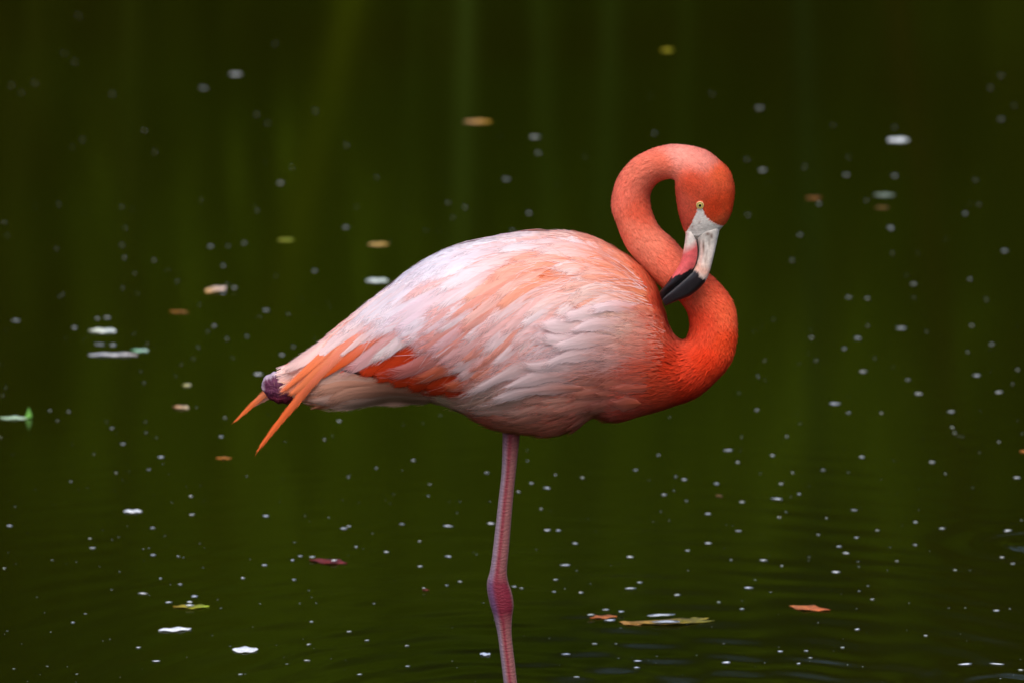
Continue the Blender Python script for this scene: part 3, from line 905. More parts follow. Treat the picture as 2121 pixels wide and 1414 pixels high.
# the long pale edge of the thigh feathers
for pts, wd in [([(1200, 752), (1120, 746), (1050, 768), (1000, 792), (950, 812)], 30), ([(1230, 760), (1160, 752), (1100, 750), (1068, 744)], 34),
                ([(1260, 720), (1200, 706), (1150, 700), (1106, 694)], 34), ([(1250, 690), (1190, 676), (1140, 672), (1104, 672)], 36),
                ([(1290, 660), (1240, 650), (1190, 652), (1150, 662)], 34),
                ([(1320, 690), (1270, 672), (1215, 672), (1165, 690)], 30), ([(1300, 715), (1240, 700), (1180, 706), (1128, 722)], 32), ([(1280, 740), (1220, 728), (1160, 736), (1110, 758)], 30),
                ([(1340, 660), (1300, 640), (1250, 636), (1205, 648)], 28), ([(1230, 775), (1160, 770), (1090, 780), (1030, 800)], 30), ([(1210, 800), (1140, 798), (1070, 806), (1000, 826)], 28)]:
    body_feather(pts, wd * 1.15, .004, .0125, two_tone(pig1(pts[0]) * .8, lin((239, 210, 210)), k=.9), nb=60, loose=.3, point=.6, sweep=3.4, soft=.35)
# under tail coverts and short tail feathers
for pts, wd in [([(880, 815), (800, 806), (720, 812), (665, 838)], 44), ([(860, 805), (780, 794), (700, 796), (630, 815)], 44),
                ([(840, 795), (760, 782), (690, 782), (620, 802)], 40), ([(900, 826), (820, 824), (740, 830), (668, 846)], 34),
                ([(820, 790), (740, 774), (670, 778), (608, 800)], 36), ([(800, 812), (730, 818), (680, 824), (625, 826)], 32)]:
    c = lin([(228, 166, 140), (226, 180, 162), (222, 146, 112)][int(rng.integers(3))]) * rng.uniform(.8, 1.1)
    body_feather(pts, wd, .002, .006, two_tone(c * np.array([.8, .66, .6]), c), nb=60, loose=.3, point=.6, sweep=3.0, soft=.35)

# ---- short contour plumage over body, breast, neck and head
def plumage():
    n, ring = BV.shape[0], BV.shape[1]
    P = BV
    Pn = np.roll(P, -1, axis=1)
    a = P[1:] - P[:-1]; b = (Pn - P)[:-1]
    nrm = np.cross(b, a); area = np.linalg.norm(nrm, axis=2)
    st_t = np.linspace(0, len(BODY) - 1, n)[:-1]            # station number of each ring
    dens = np.interp(st_t, [0, 12, 15, 18, 24, 32, 41], [0.35, 0.4, 1.4, 2.4, 3.6, 4.4, 4.6])
    wgt = (area * dens[:, None]).ravel()
    N = 110000
    idx = rng.choice(len(wgt), N, p=wgt / wgt.sum())
    i = idx // ring; j = idx % ring
    fu, fv = rng.random(N)[:, None], rng.random(N)[:, None]
    p = P[i, j] * (1 - fu) * (1 - fv) + P[i + 1, j] * fu * (1 - fv) + P[i, (j + 1) % ring] * (1 - fu) * fv + P[i + 1, (j + 1) % ring] * fu * fv
    nn = nrm[i, j] / np.maximum(area[i, j], 1e-12)[:, None]
    # outward: away from the ring's own centre
    cen = P.mean(1)[i]
    flip = np.sign(((p - cen) * nn).sum(1)); flip[flip == 0] = 1
    nn *= flip[:, None]
    d = -a[i, j]; d /= np.linalg.norm(d, axis=1)[:, None] + 1e-12
    u, v = proj(p)
    keep = ~inside(u, v, FACE)
    keep &= (u - 1450) ** 2 + (v - 425) ** 2 > 9 ** 2
    sta = st_t[i]
    # nothing is needed under the wing's feathers
    wing_poly = [(1290, 560), (1180, 510), (1020, 520), (870, 590), (740, 690), (760, 760), (900, 790), (1000, 780), (1090, 740), (1180, 690), (1290, 640)]
    keep &= ~(inside(u, v, wing_poly) & (np.abs(p[:, 1]) > .02))
    p, nn, d, sta, u, v = p[keep], nn[keep], d[keep], sta[keep], u[keep], v[keep]
    N = len(p)
    L = np.interp(sta, [0, 8, 12, 15, 18, 22, 32, 41], [.030, .030, .026, .018, .011, .0080, .0065, .005]) * rng.uniform(.7, 1.3, N)
    Wd = np.interp(sta, [0, 8, 12, 15, 18, 22, 32, 41], [.0036, .0036, .0034, .0028, .0022, .0018, .0016, .0014]) * rng.uniform(.7, 1.2, N)
    d = d + rng.normal(0, .16, (N, 3)); d -= nn * (d * nn).sum(1)[:, None]; d /= np.linalg.norm(d, axis=1)[:, None]
    e = np.cross(nn, d)
    h = L * rng.uniform(.06, .20, N) * np.interp(sta, [0, 15, 20], [1, 1, 1.6])
    back = np.clip((nn[:, 2] - .2) / .4, 0, 1) * np.clip((15 - sta) / 2, 0, 1)      # the back is sleek
    h *= (1 - .8 * back) * (1 - .6 * np.clip((-nn[:, 2] - .1) / .5, 0, 1)); L = L * (1 - .3 * back)
    col = pigment(u, v) * rng.uniform(.88, 1.1, (N, 1))
    V = np.empty((N, 6, 3)); K = np.empty((N, 6, 3))
    for q, (f, hh, ww, cc) in enumerate([(0, -.1, .55, .90), (.55, .75, .6, 1.0), (1.0, 1.0, .14, 1.2)]):
        c = p + d * (L * f)[:, None] + nn * (h * hh)[:, None]
        V[:, q * 2] = c - e * (Wd * ww)[:, None]; V[:, q * 2 + 1] = c + e * (Wd * ww)[:, None]
        K[:, q * 2] = K[:, q * 2 + 1] = col * cc
    b0 = np.arange(N)[:, None] * 6
    Q = np.concatenate([b0 + [0, 1, 3, 2], b0 + [2, 3, 5, 4]], 0)
    o = obj('plumage', quads_mesh('plumage', V.reshape(-1, 3), Q, K.reshape(-1, 3)), M_PLUME, body)
    o['kind'] = 'stuff'
plumage()

def wisps():
    """fine loose barbs over flank and wing, too many to count"""
    for fn, par, n, lo, hi, o0, o1, name in ((flank, body, 1300, 30, 80, .004, .0095, 'loose_barbs'), (flow, wing, 700, 40, 110, .005, .0085, 'loose_barbs')):
        s_ = rng.random(n); r_ = rng.random(n) * .9
        if fn is flow: r_ *= .88
        if fn is flank: s_ *= .7
        p0 = fn(s_, r_); p1 = fn(np.clip(s_ + rng.normal(0, .02, n), 0, 1), np.minimum(r_ + .06, 1))
        t = p1 - p0; t /= np.linalg.norm(t, axis=1)[:, None] + 1e-9
        ang = rng.normal(0, .16, n); ca, sa = np.cos(ang), np.sin(ang)
        t = np.stack([t[:, 0] * ca - t[:, 1] * sa, t[:, 0] * sa + t[:, 1] * ca], 1)
        nr_ = np.stack([-t[:, 1], t[:, 0]], 1)
        L = rng.uniform(lo, hi, n); bend = rng.normal(0, .12, n) * L; wd = rng.uniform(.5, 1.1, n)
        m = rng.random(n)[:, None]
        base_c = pigment(p0[:, 0] + t[:, 0] * L * .6, p0[:, 1] + t[:, 1] * L * .6)
        col = np.where(m < .5, base_c * .55 + WHITE * .45, np.where(m < .72, base_c * .6 + ORANGE * .4, base_c))
        if fn is flank:
            q_ = np.clip((r_ - .2) / .3, 0, 1)[:, None] * np.clip((800 - p0[:, 1]) / 60, 0, 1)[:, None]
            col = base_c * (1 - q_) + col * q_
        segs = 5
        U = []; O = []
        for q in range(segs):
            f = q / (segs - 1)
            c = p0 + t * (L * f)[:, None] + nr_ * (bend * f * f)[:, None]
            hw = (wd * (1 - .8 * f))[:, None]
            U += [c - nr_ * hw, c + nr_ * hw]; O += [np.full(n, o0 + (o1 - o0) * f)] * 2
        U = np.stack(U, 1).reshape(-1, 2); O = np.stack(O, 1).reshape(-1)
        V = surf(U[:, 0], U[:, 1], O)
        b0 = np.arange(n)[:, None] * segs * 2
        Q = np.concatenate([b0 + [2 * q, 2 * q + 1, 2 * q + 3, 2 * q + 2] for q in range(segs - 1)], 0)
        o = obj(name, quads_mesh(name, V, Q, np.repeat(col, segs * 2, 0)), M_PLUME, par)
        o['kind'] = 'stuff'
wisps()

# ---- bill
def noise1(x, seed):
    return np.sin(x * 1.7 + seed) * .5 + np.sin(x * 3.9 + seed * 2.1) * .3 + np.sin(x * 8.3 + seed * .7) * .2
YB0, YB1 = YH, -0.050
UPPER = [(1498, 464, 1432, 472, YB0, .0150), (1492, 471, 1437, 482, YB0, .0176), (1484, 506, 1446, 508, YB0, .0128), (1476, 541, 1446, 532, YB0, .0118), (1467, 571, 1437, 556, YB0, .0122),
         (1455, 591, 1420, 573, YB0 + .001, .0118), (1432, 611, 1402, 589, YB0 + .003, .0100), (1404, 623, 1384, 606, YB0 + .005, .0074), (1378, 634, 1370, 619, YB1 + .001, .0035)]
LOWER = [(1440, 474, 1419, 478, YB0, .0140), (1441, 484, 1420, 488, YB0, .0142), (1446, 508, 1416, 516, YB0, .0135), (1446, 532, 1408, 546, YB0, .0128), (1438, 556, 1394, 569, YB0, .0118),
         (1422, 573, 1378, 591, YB0 + .001, .0104), (1404, 588, 1367, 604, YB0 + .003, .0082), (1386, 604, 1367, 613, YB0 + .005, .0060), (1372, 619, 1371, 622, YB1 + .001, .0028)]
def bill_piece(name, st, upper):
    v, f, V, s = loft(st, 26, 72, sq=.85)
    n, ring = V.shape[:2]
    u, w = proj(V.reshape(-1, 3))
    k = np.repeat(np.linspace(0, len(st) - 1, n), ring)
    th = np.tile(np.linspace(0, 2 * math.pi, ring, endpoint=False), n)
    c = np.cos(th)                                    # 1 at A, -1 at B
    black = lin((26, 20, 24)); 
    if upper:
        pale = lin((222, 212, 202)); warm = lin((226, 164, 140))
        a = np.clip((k - 1.6) / 2.0, 0, 1)[:, None] * .55
        col = pale * (1 - a) + lin((222, 188, 172)) * a
        # blush near the gape and before the black
        bl = np.exp(-((c + .55) / .22) ** 2)[:, None] * np.clip((k - 1.4) / .8, 0, 1)[:, None] * .35
        col = col * (1 - bl) + lin((216, 140, 126)) * bl
        wv = np.exp(-((k - 3.75) / .35) ** 2)[:, None] * .7
        col = col * (1 - wv) + warm * wv
        edge = 4.05 + .16 * noise1(th * 3, 1.0) + .25 * c
        t = np.clip((k - edge) / .28, 0, 1)[:, None]
        col = col * (1 - t) + black * t
        # nostril slit and grooves
        for (cu, cv, ru, rv, am) in [(1466, 485, 5.0, 4, .85), (1474, 490, 3, 6, .85), (1457, 512, 2.2, 16, .85), (1469, 504, 2.0, 14, .55), (1461, 540, 2.2, 12, .5), (1449, 505, 1.6, 18, .5), (1464, 528, 1.6, 14, .4)]:
            g = np.exp(-((u - cu) / ru) ** 2 - ((w - cv) / rv) ** 2)[:, None] * am
            col = col * (1 - g) + lin((110, 70, 52)) * g
        st_ = np.exp(-((c + .80) / .10) ** 2)[:, None] * t * .16
        col = col + st_ * np.array([.6, .6, .62])
    else:
        pink = lin((214, 92, 92)); pale = lin((220, 206, 196))
        a = np.clip((k - 1.5) / .7 + .3 * c, 0, 1)[:, None]
        col = pale * (1 - a) + pink * a
        edge = 3.9 - .25 * c + .16 * noise1(th * 4, 3.0)
        t = np.clip((k - edge) / .14, 0, 1)[:, None]
        col = col * (1 - t) + black * t
        g = np.clip((c - .80) / .08, 0, 1)[:, None] * np.clip((k - 1.2) / .5, 0, 1)[:, None]   # dark line along the gape
        col = col * (1 - g) + lin((34, 22, 30)) * g
    col = np.vstack([col, col[:ring].mean(0), col[-1]])
    return part(name, mesh_from(name, v, f, col), M_BILL)
bill_u = bill_piece('upper_bill', UPPER, True)
bill_l = bill_piece('lower_bill', LOWER, False)
bill_u['label'] = 'white upper bill with black hooked tip'
bill_l['label'] = 'pink lower bill with black tip'

# ---- eyes
def eye(side):
    p = P3(np.array(1450.), np.array(425.), YH)
    h = bvh.ray_cast(Vector((p[0], -1, p[2] + .006)), Vector((0, 1, 0)))
    yy = h[0].y; nrm = h[1]
    if nrm.y > 0: nrm = -nrm
    c = P3(np.array(1450.), np.array(425.), yy)
    R_ = 0.0046
    V, K = [], []
    rr = [0, .25, .42, .48, .62, .78, .86, .95, 1.06, 1.2, 1.32]
    zz = [.0020, .0020, .00195, .0019, .0018, .0015, .0014, .0017, .0019, .0010, -.0012]
    blk, yel, pal, drk = lin((12, 10, 8)), lin((190, 168, 84)), lin((206, 190, 120)), lin((70, 50, 26))
    cols = [blk, blk, blk, yel, pal, yel, drk, lin((205, 178, 96)), lin((214, 188, 120)), lin((200, 150, 110)), lin((220, 110, 80))]
    ring = 24
    q = nrm.to_track_quat('Z', 'Y')
    for r, z, k in zip(rr, zz, cols):
        for j in range(ring):
            t = 2 * math.pi * j / ring
            w = q @ Vector((R_ * r * math.cos(t), R_ * r * math.sin(t), z))
            V.append((c[0] + w.x, c[1] + w.y, c[2] + w.z)); K.append(k)
    F = [[i * ring + j, i * ring + (j + 1) % ring, (i + 1) * ring + (j + 1) % ring, (i + 1) * ring + j] for i in range(len(rr) - 1) for j in range(ring)]
    V = np.array(V)
    if side > 0:
        V[:, 1] = 2 * YH - V[:, 1]
    return part('eye', mesh_from('eye', V, F, np.array(K)), M_EYE)
eye(-1); eye(1)

# ---- legs
LEG = [(1040, 850, 1082, 850, 0, .016), (1041, 890, 1078, 890, 0, .0130), (1039, 973, 1069, 973, 0, .0105), (1033, 1030, 1063, 1030, 0, .0105), (1021, 1137, 1054, 1137, 0, .0112),
       (1015, 1180, 1050, 1180, 0, .0118), (1009, 1203, 1053, 1205, 0, .0140), (1009, 1224, 1060, 1226, 0, .0155), (1015, 1252, 1064, 1252, 0, .0155), (1023, 1278, 1061, 1278, 0, .0130),
       (1031, 1316, 1060, 1316, 0, .0105), (1039, 1378, 1067, 1378, 0, .0100), (1045, 1430, 1073, 1430, 0, .0098), (1058, 1540, 1085, 1540, 0, .0095), (1066, 1620, 1094, 1620, 0, .011), (1070, 1668, 1096, 1668, 0, .010)]
v, f, V, s = loft(LEG, 12, 32)
n, ring = V.shape[:2]
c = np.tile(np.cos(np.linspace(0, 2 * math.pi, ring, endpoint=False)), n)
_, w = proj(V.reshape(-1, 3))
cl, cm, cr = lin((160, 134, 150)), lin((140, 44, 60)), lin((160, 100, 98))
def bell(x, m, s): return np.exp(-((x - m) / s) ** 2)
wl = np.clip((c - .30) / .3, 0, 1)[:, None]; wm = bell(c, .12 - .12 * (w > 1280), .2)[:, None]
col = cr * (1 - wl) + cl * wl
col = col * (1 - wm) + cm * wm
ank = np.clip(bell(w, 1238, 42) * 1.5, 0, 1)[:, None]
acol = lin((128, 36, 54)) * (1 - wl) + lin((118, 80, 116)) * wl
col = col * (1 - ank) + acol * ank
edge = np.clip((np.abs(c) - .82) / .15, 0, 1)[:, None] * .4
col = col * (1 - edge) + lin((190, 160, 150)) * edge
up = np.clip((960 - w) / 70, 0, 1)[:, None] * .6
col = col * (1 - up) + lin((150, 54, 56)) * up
col = np.vstack([col, col[0], col[-1]])
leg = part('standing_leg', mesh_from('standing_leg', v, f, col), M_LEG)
# webbed foot on the bed of the pond, under the murky water
fx = P3(np.array(1083.), np.array(1660.), 0.0)
V, F = [], []
toes = [(-.085, -.5), (-.09, 0.0), (-.085, .5)]
pts = [(fx[0] + .015, 0, BED + .014)]
for L_, a in toes:
    pts.append((fx[0] - .09 * math.cos(a), .09 * math.sin(a), BED + .004))
pts += [(fx[0] - .065 * math.cos(.25), .065 * math.sin(-.25), BED + .004), (fx[0] - .065 * math.cos(.25), .065 * math.sin(.25), BED + .004)]
ptb = [(x, y, BED + .0005) for x, y, z in pts]
order = [0, 1, 4, 2, 5, 3]
V = pts + ptb
F = [order, [k + 6 for k in order[::-1]]] + [[order[k], order[k] + 6, order[(k + 1) % 6] + 6, order[(k + 1) % 6]] for k in range(6)]
foot = obj('foot', mesh_from('foot', V, F, np.tile(lin((170, 96, 100)), (12, 1)), smooth=False), M_LEG, leg)

# folded leg: its joint sticks out beside the tail
TUCK = [(720, 782, 718, 806, .004, .010), (660, 778, 656, 806, .004, .011), (612, 772, 616, 822, .003, .012), (594, 769, 604, 833, .002, .014), (576, 769, 588, 836, .002, .0145), (560, 773, 572, 833, .002, .014),
        (548, 782, 558, 824, .002, .0115), (543, 794, 548, 812, .002, .008), (542, 800, 545, 806, .002, .003)]
v, f, V, s = loft(TUCK, 12, 40)
v[:len(V.reshape(-1, 3))] += rng.normal(0, .00035, V.reshape(-1, 3).shape) + .0009 * np.sin(V.reshape(-1, 3) * 520 + [0, 1, 2])[:, [1, 2, 0]]
uu, ww = proj(V.reshape(-1, 3))
n, ring = V.shape[:2]
c = np.tile(np.cos(np.linspace(0, 2 * math.pi, ring, endpoint=False)), n)
col = np.tile(lin((98, 42, 72)), (len(uu), 1))
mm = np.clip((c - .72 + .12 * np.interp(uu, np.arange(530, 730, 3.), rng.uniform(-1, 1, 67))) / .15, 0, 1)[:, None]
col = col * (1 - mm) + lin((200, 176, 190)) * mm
m2 = np.clip((550 - uu) / 5, 0, 1)[:, None] * .8
col = col * (1 - m2) + lin((196, 168, 184)) * m2
spk = (rng.random((n * ring, 1)) < .12) * np.exp(-((uu - 572) / 12) ** 2 - ((ww - 800) / 14) ** 2)[:, None] * .5
col = col * (1 - spk) + lin((180, 130, 110)) * spk
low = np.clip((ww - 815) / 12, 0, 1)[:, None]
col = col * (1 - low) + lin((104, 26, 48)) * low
col = np.vstack([col, col[0], col[-1]])
tuck = part('tucked_leg', mesh_from('tucked_leg', v, f, col), M_LEG)
tuck['label'] = 'purple scaly joint of the folded leg beside the tail'

# ------------------------------------------------------------------ things floating on the pond
def floating_leaf(name, u, v, len_px, ratio, rot, c1, c2, label, cat='leaf', curl=.1, bend=0.0, thick=.0003, group=None, lift=.0007, mat=None, pointed=1.0, seg=14, stalk=True):
    p, t = on_water(u, v)
    L = len_px * t / FPX
    Wd = L * ratio
    nx, ny = seg, 6
    V, K = [], []
    sd_ = rng.uniform(0, 9)
    for i in range(nx + 1):
        a = i / nx
        hw = Wd / 2 * max(math.sin(math.pi * min(max(a, .0), 1)) ** ((.5 if cat == 'petal' else .8) * pointed), .03) * (1 + (.05 if cat == 'petal' else .14) * math.sin(9 * a + sd_) + (0 if cat == 'petal' else .08) * math.sin(23 * a + 2 * sd_))
        for j in range(ny + 1):
            b = j / ny * 2 - 1
            x = (a - .5) * L; y = b * hw + bend * L * (a - .5) ** 2
            z = lift + curl * L * .18 * b * b * math.sin(math.pi * a) + curl * L * .35 * max(0, a - .62) ** 1.5 + .0008 * math.sin(13 * a + 3 * b + sd_)
            V.append((x, y, max(z, .0004)))
            k = lin(c1) * (1 - a) + lin(c2) * a
            if j == ny // 2: k = k * 1.15 + .01
            K.append(k * rng.uniform(.85, 1.12))
    F = [[i * (ny + 1) + j, (i + 1) * (ny + 1) + j, (i + 1) * (ny + 1) + j + 1, i * (ny + 1) + j + 1] for i in range(nx) for j in range(ny)]
    me = mesh_from(name, V, F, np.array(K))
    o = obj(name, me, mat or M_LEAF)
    o.location = (p[0], p[1], 0)
    o.rotation_euler = (0, 0, rot)
    md = o.modifiers.new('thickness', 'SOLIDIFY'); md.thickness = thick; md.offset = 1
    tag(o, label, cat, group)
    return o

R_ = math.radians
LEAVES = [
    ('floating_leaf', 1381, 105, 26, .8, .3, (190, 170, 20), (170, 160, 10), 'small round bright yellow leaf afloat far from the bird'),
    ('floating_leaf', 989, 253, 58, .55, .1, (214, 160, 110), (190, 140, 20), 'tan and yellow leaf afloat behind the flamingo\'s back'),
    ('floating_leaf', 1860, 291, 44, .9, .2, (236, 238, 236), (226, 230, 226), 'broad white petal afloat alone on dark water', 'petal'),
    ('floating_leaf', 592, 498, 34, .8, .2, (150, 150, 30), (120, 130, 20), 'small olive green leaf afloat above a tan leaf\'s row'),
    ('floating_leaf', 783, 507, 42, .75, .0, (210, 170, 100), (190, 150, 70), 'plain tan leaf afloat beside the flamingo\'s back'),
    ('floating_leaf', 781, 582, 46, .75, -.1, (228, 234, 226), (220, 232, 214), 'white petal with green edge close beside the flamingo\'s back', 'petal'),
    ('floating_leaf', 447, 602, 62, .55, .9, (190, 140, 40), (226, 200, 184), 'curled tan leaf with bright edge and pale flecks on it'),
    ('floating_leaf', 371, 647, 42, .4, -.2, (170, 110, 30), (130, 84, 24), 'dull orange brown leaf low in the water'),
    ('floating_leaf', 212, 686, 56, .75, -.1, (228, 232, 200), (220, 228, 222), 'pale leaf with yellow rim among white flecks', 'leaf'),
    ('floating_leaf', 234, 735, 100, .25, .0, (200, 202, 204), (206, 196, 190), 'long thin pale strip touching a small green leaf', 'leaf'),
    ('floating_leaf', 289, 726, 36, .6, -.1, (120, 190, 130), (200, 230, 210), 'small light green leaf at the end of a pale strip'),
    ('floating_leaf', 28, 866, 62, .4, .0, (176, 206, 160), (196, 220, 186), 'long green leaf with an upright tip'),
    ('floating_leaf', 374, 844, 38, .7, -.5, (190, 130, 80), (210, 190, 150), 'curled tan leaf with a lifted stalk'),
    ('floating_leaf', 387, 798, 17, .9, .0, (220, 210, 120), (230, 224, 180), 'tiny pale yellow leaf above the curled tan leaf'),
    ('floating_leaf', 464, 949, 34, .45, .0, (180, 110, 30), (160, 100, 30), 'short orange brown leaf below the tail tips'),
    ('floating_leaf', 396, 1257, 76, .42, .0, (150, 120, 20), (130, 150, 20), 'curved olive leaf carrying two white patches'),
    ('floating_leaf', 680, 1163, 86, .5, -.4, (112, 30, 16), (96, 22, 14), 'dark red leaf awash with small white flecks'),
    ('floating_leaf', 1250, 1278, 58, .5, .2, (190, 104, 44), (170, 96, 36), 'orange brown leaf with white foam at its edges'),
    ('floating_leaf', 1388, 1289, 186, .24, .12, (170, 122, 40), (112, 110, 22), 'longest olive and yellow leaf with white foam strips'),
    ('floating_leaf', 1306, 1291, 54, .6, -.5, (206, 146, 66), (150, 104, 36), 'crumpled yellow brown leaf at the end of the longest olive leaf'),
    ('floating_leaf', 1438, 1284, 70, .4, .5, (122, 120, 24), (140, 120, 30), 'small olive leaf overlapping the longest olive leaf'),
    ('floating_leaf', 1677, 1260, 92, .45, -.45, (196, 116, 60), (176, 84, 34), 'bright orange leaf lying alone on rippled water'),
    ('floating_leaf', 362, 1304, 70, .45, .25, (222, 224, 222), (216, 218, 218), 'long white petal with a split end below the olive leaf', 'petal'),
    ('floating_leaf', 508, 1346, 54, .95, .05, (222, 224, 222), (216, 218, 218), 'largest smooth oval white petal', 'petal'),
    ('floating_leaf', 275, 1059, 38, .7, .0, (222, 224, 222), (216, 218, 218), 'white oval petal on open water left of the leg, above white specks', 'petal'),
    ('floating_leaf', 1005, 1355, 24, .9, -.8, (226, 230, 240), (230, 234, 240), 'crumpled white petal just beside the standing leg', 'petal'),
    ('floating_leaf', 1831, 405, 44, .6, .0, (140, 150, 130), (130, 142, 126), 'dull grey leaf above a brown scrap', 'leaf'),
    ('floating_leaf', 1826, 431, 28, .6, .0, (130, 90, 30), (110, 80, 30), 'faint brown scrap of leaf under the grey leaf', 'leaf'),
    ('floating_leaf', 1685, 411, 32, .6, .2, (150, 90, 30), (130, 76, 30), 'faint orange leaf with a pale fleck at its tip', 'leaf'),
    ('floating_leaf', 1489, 1027, 20, .6, -.9, (120, 84, 40), (100, 70, 30), 'little brown twig of leaf under the flamingo\'s neck', 'leaf'),
    ('floating_leaf', 882, 1222, 14, .6, -.3, (150, 60, 40), (130, 50, 34), 'tiny rust red scrap of leaf', 'leaf'),
    ('floating_leaf', 2119, 935, 14, .8, .4, (200, 120, 50), (190, 110, 40), 'bright orange leaf scrap by a brownish patch of water', 'leaf'),
]
leaf_spots = []
for L_ in LEAVES:
    q_, t_ = on_water(L_[1], L_[2])
    leaf_spots.append((q_[0], q_[1], L_[3] * t_ / FPX, ' '.join(L_[8].split()[:5]).replace(' with', '').replace(' afloat', '').replace(' carrying', '').replace(' lying', '').replace(' awash', '').replace(' two', '')))
    name, u, v, lp, ra, ro, c1, c2, label = L_[:9]
    cat = L_[9] if len(L_) > 9 else 'leaf'
    o = floating_leaf('floating_petal' if cat == 'petal' else name, u, v, lp, ra, ro, c1, c2, label, cat,
                      curl=.25 if 'curl' in label else .06, bend=.25 if 'curved' in label else 0.0, mat=M_PALE if cat == 'petal' else None)
# upright tip of the green leaf: a part of that leaf
green = [o for o in C.objects if o.get('label') == 'long green leaf with an upright tip'][0]
g0, t0 = on_water(60, 868)
s_ = t0 / FPX
V = []
for k, (dx, dz) in enumerate([(-8, 0), (6, 0), (4, 10), (-1, 22), (-5, 10)]):
    V.append((g0[0] - green.location.x + dx * s_, -.002, dz * s_ + .002)); 
V += [(x, .0015, z) for x, _, z in V]
me = mesh_from('leaf_tip', V, [[0, 1, 2, 3, 4], [9, 8, 7, 6, 5]] + [[k, k + 5, (k + 1) % 5 + 5, (k + 1) % 5] for k in range(5)], np.tile(lin((104, 160, 70)), (10, 1)), smooth=False)
obj('leaf_tip', me, M_LEAF, green)

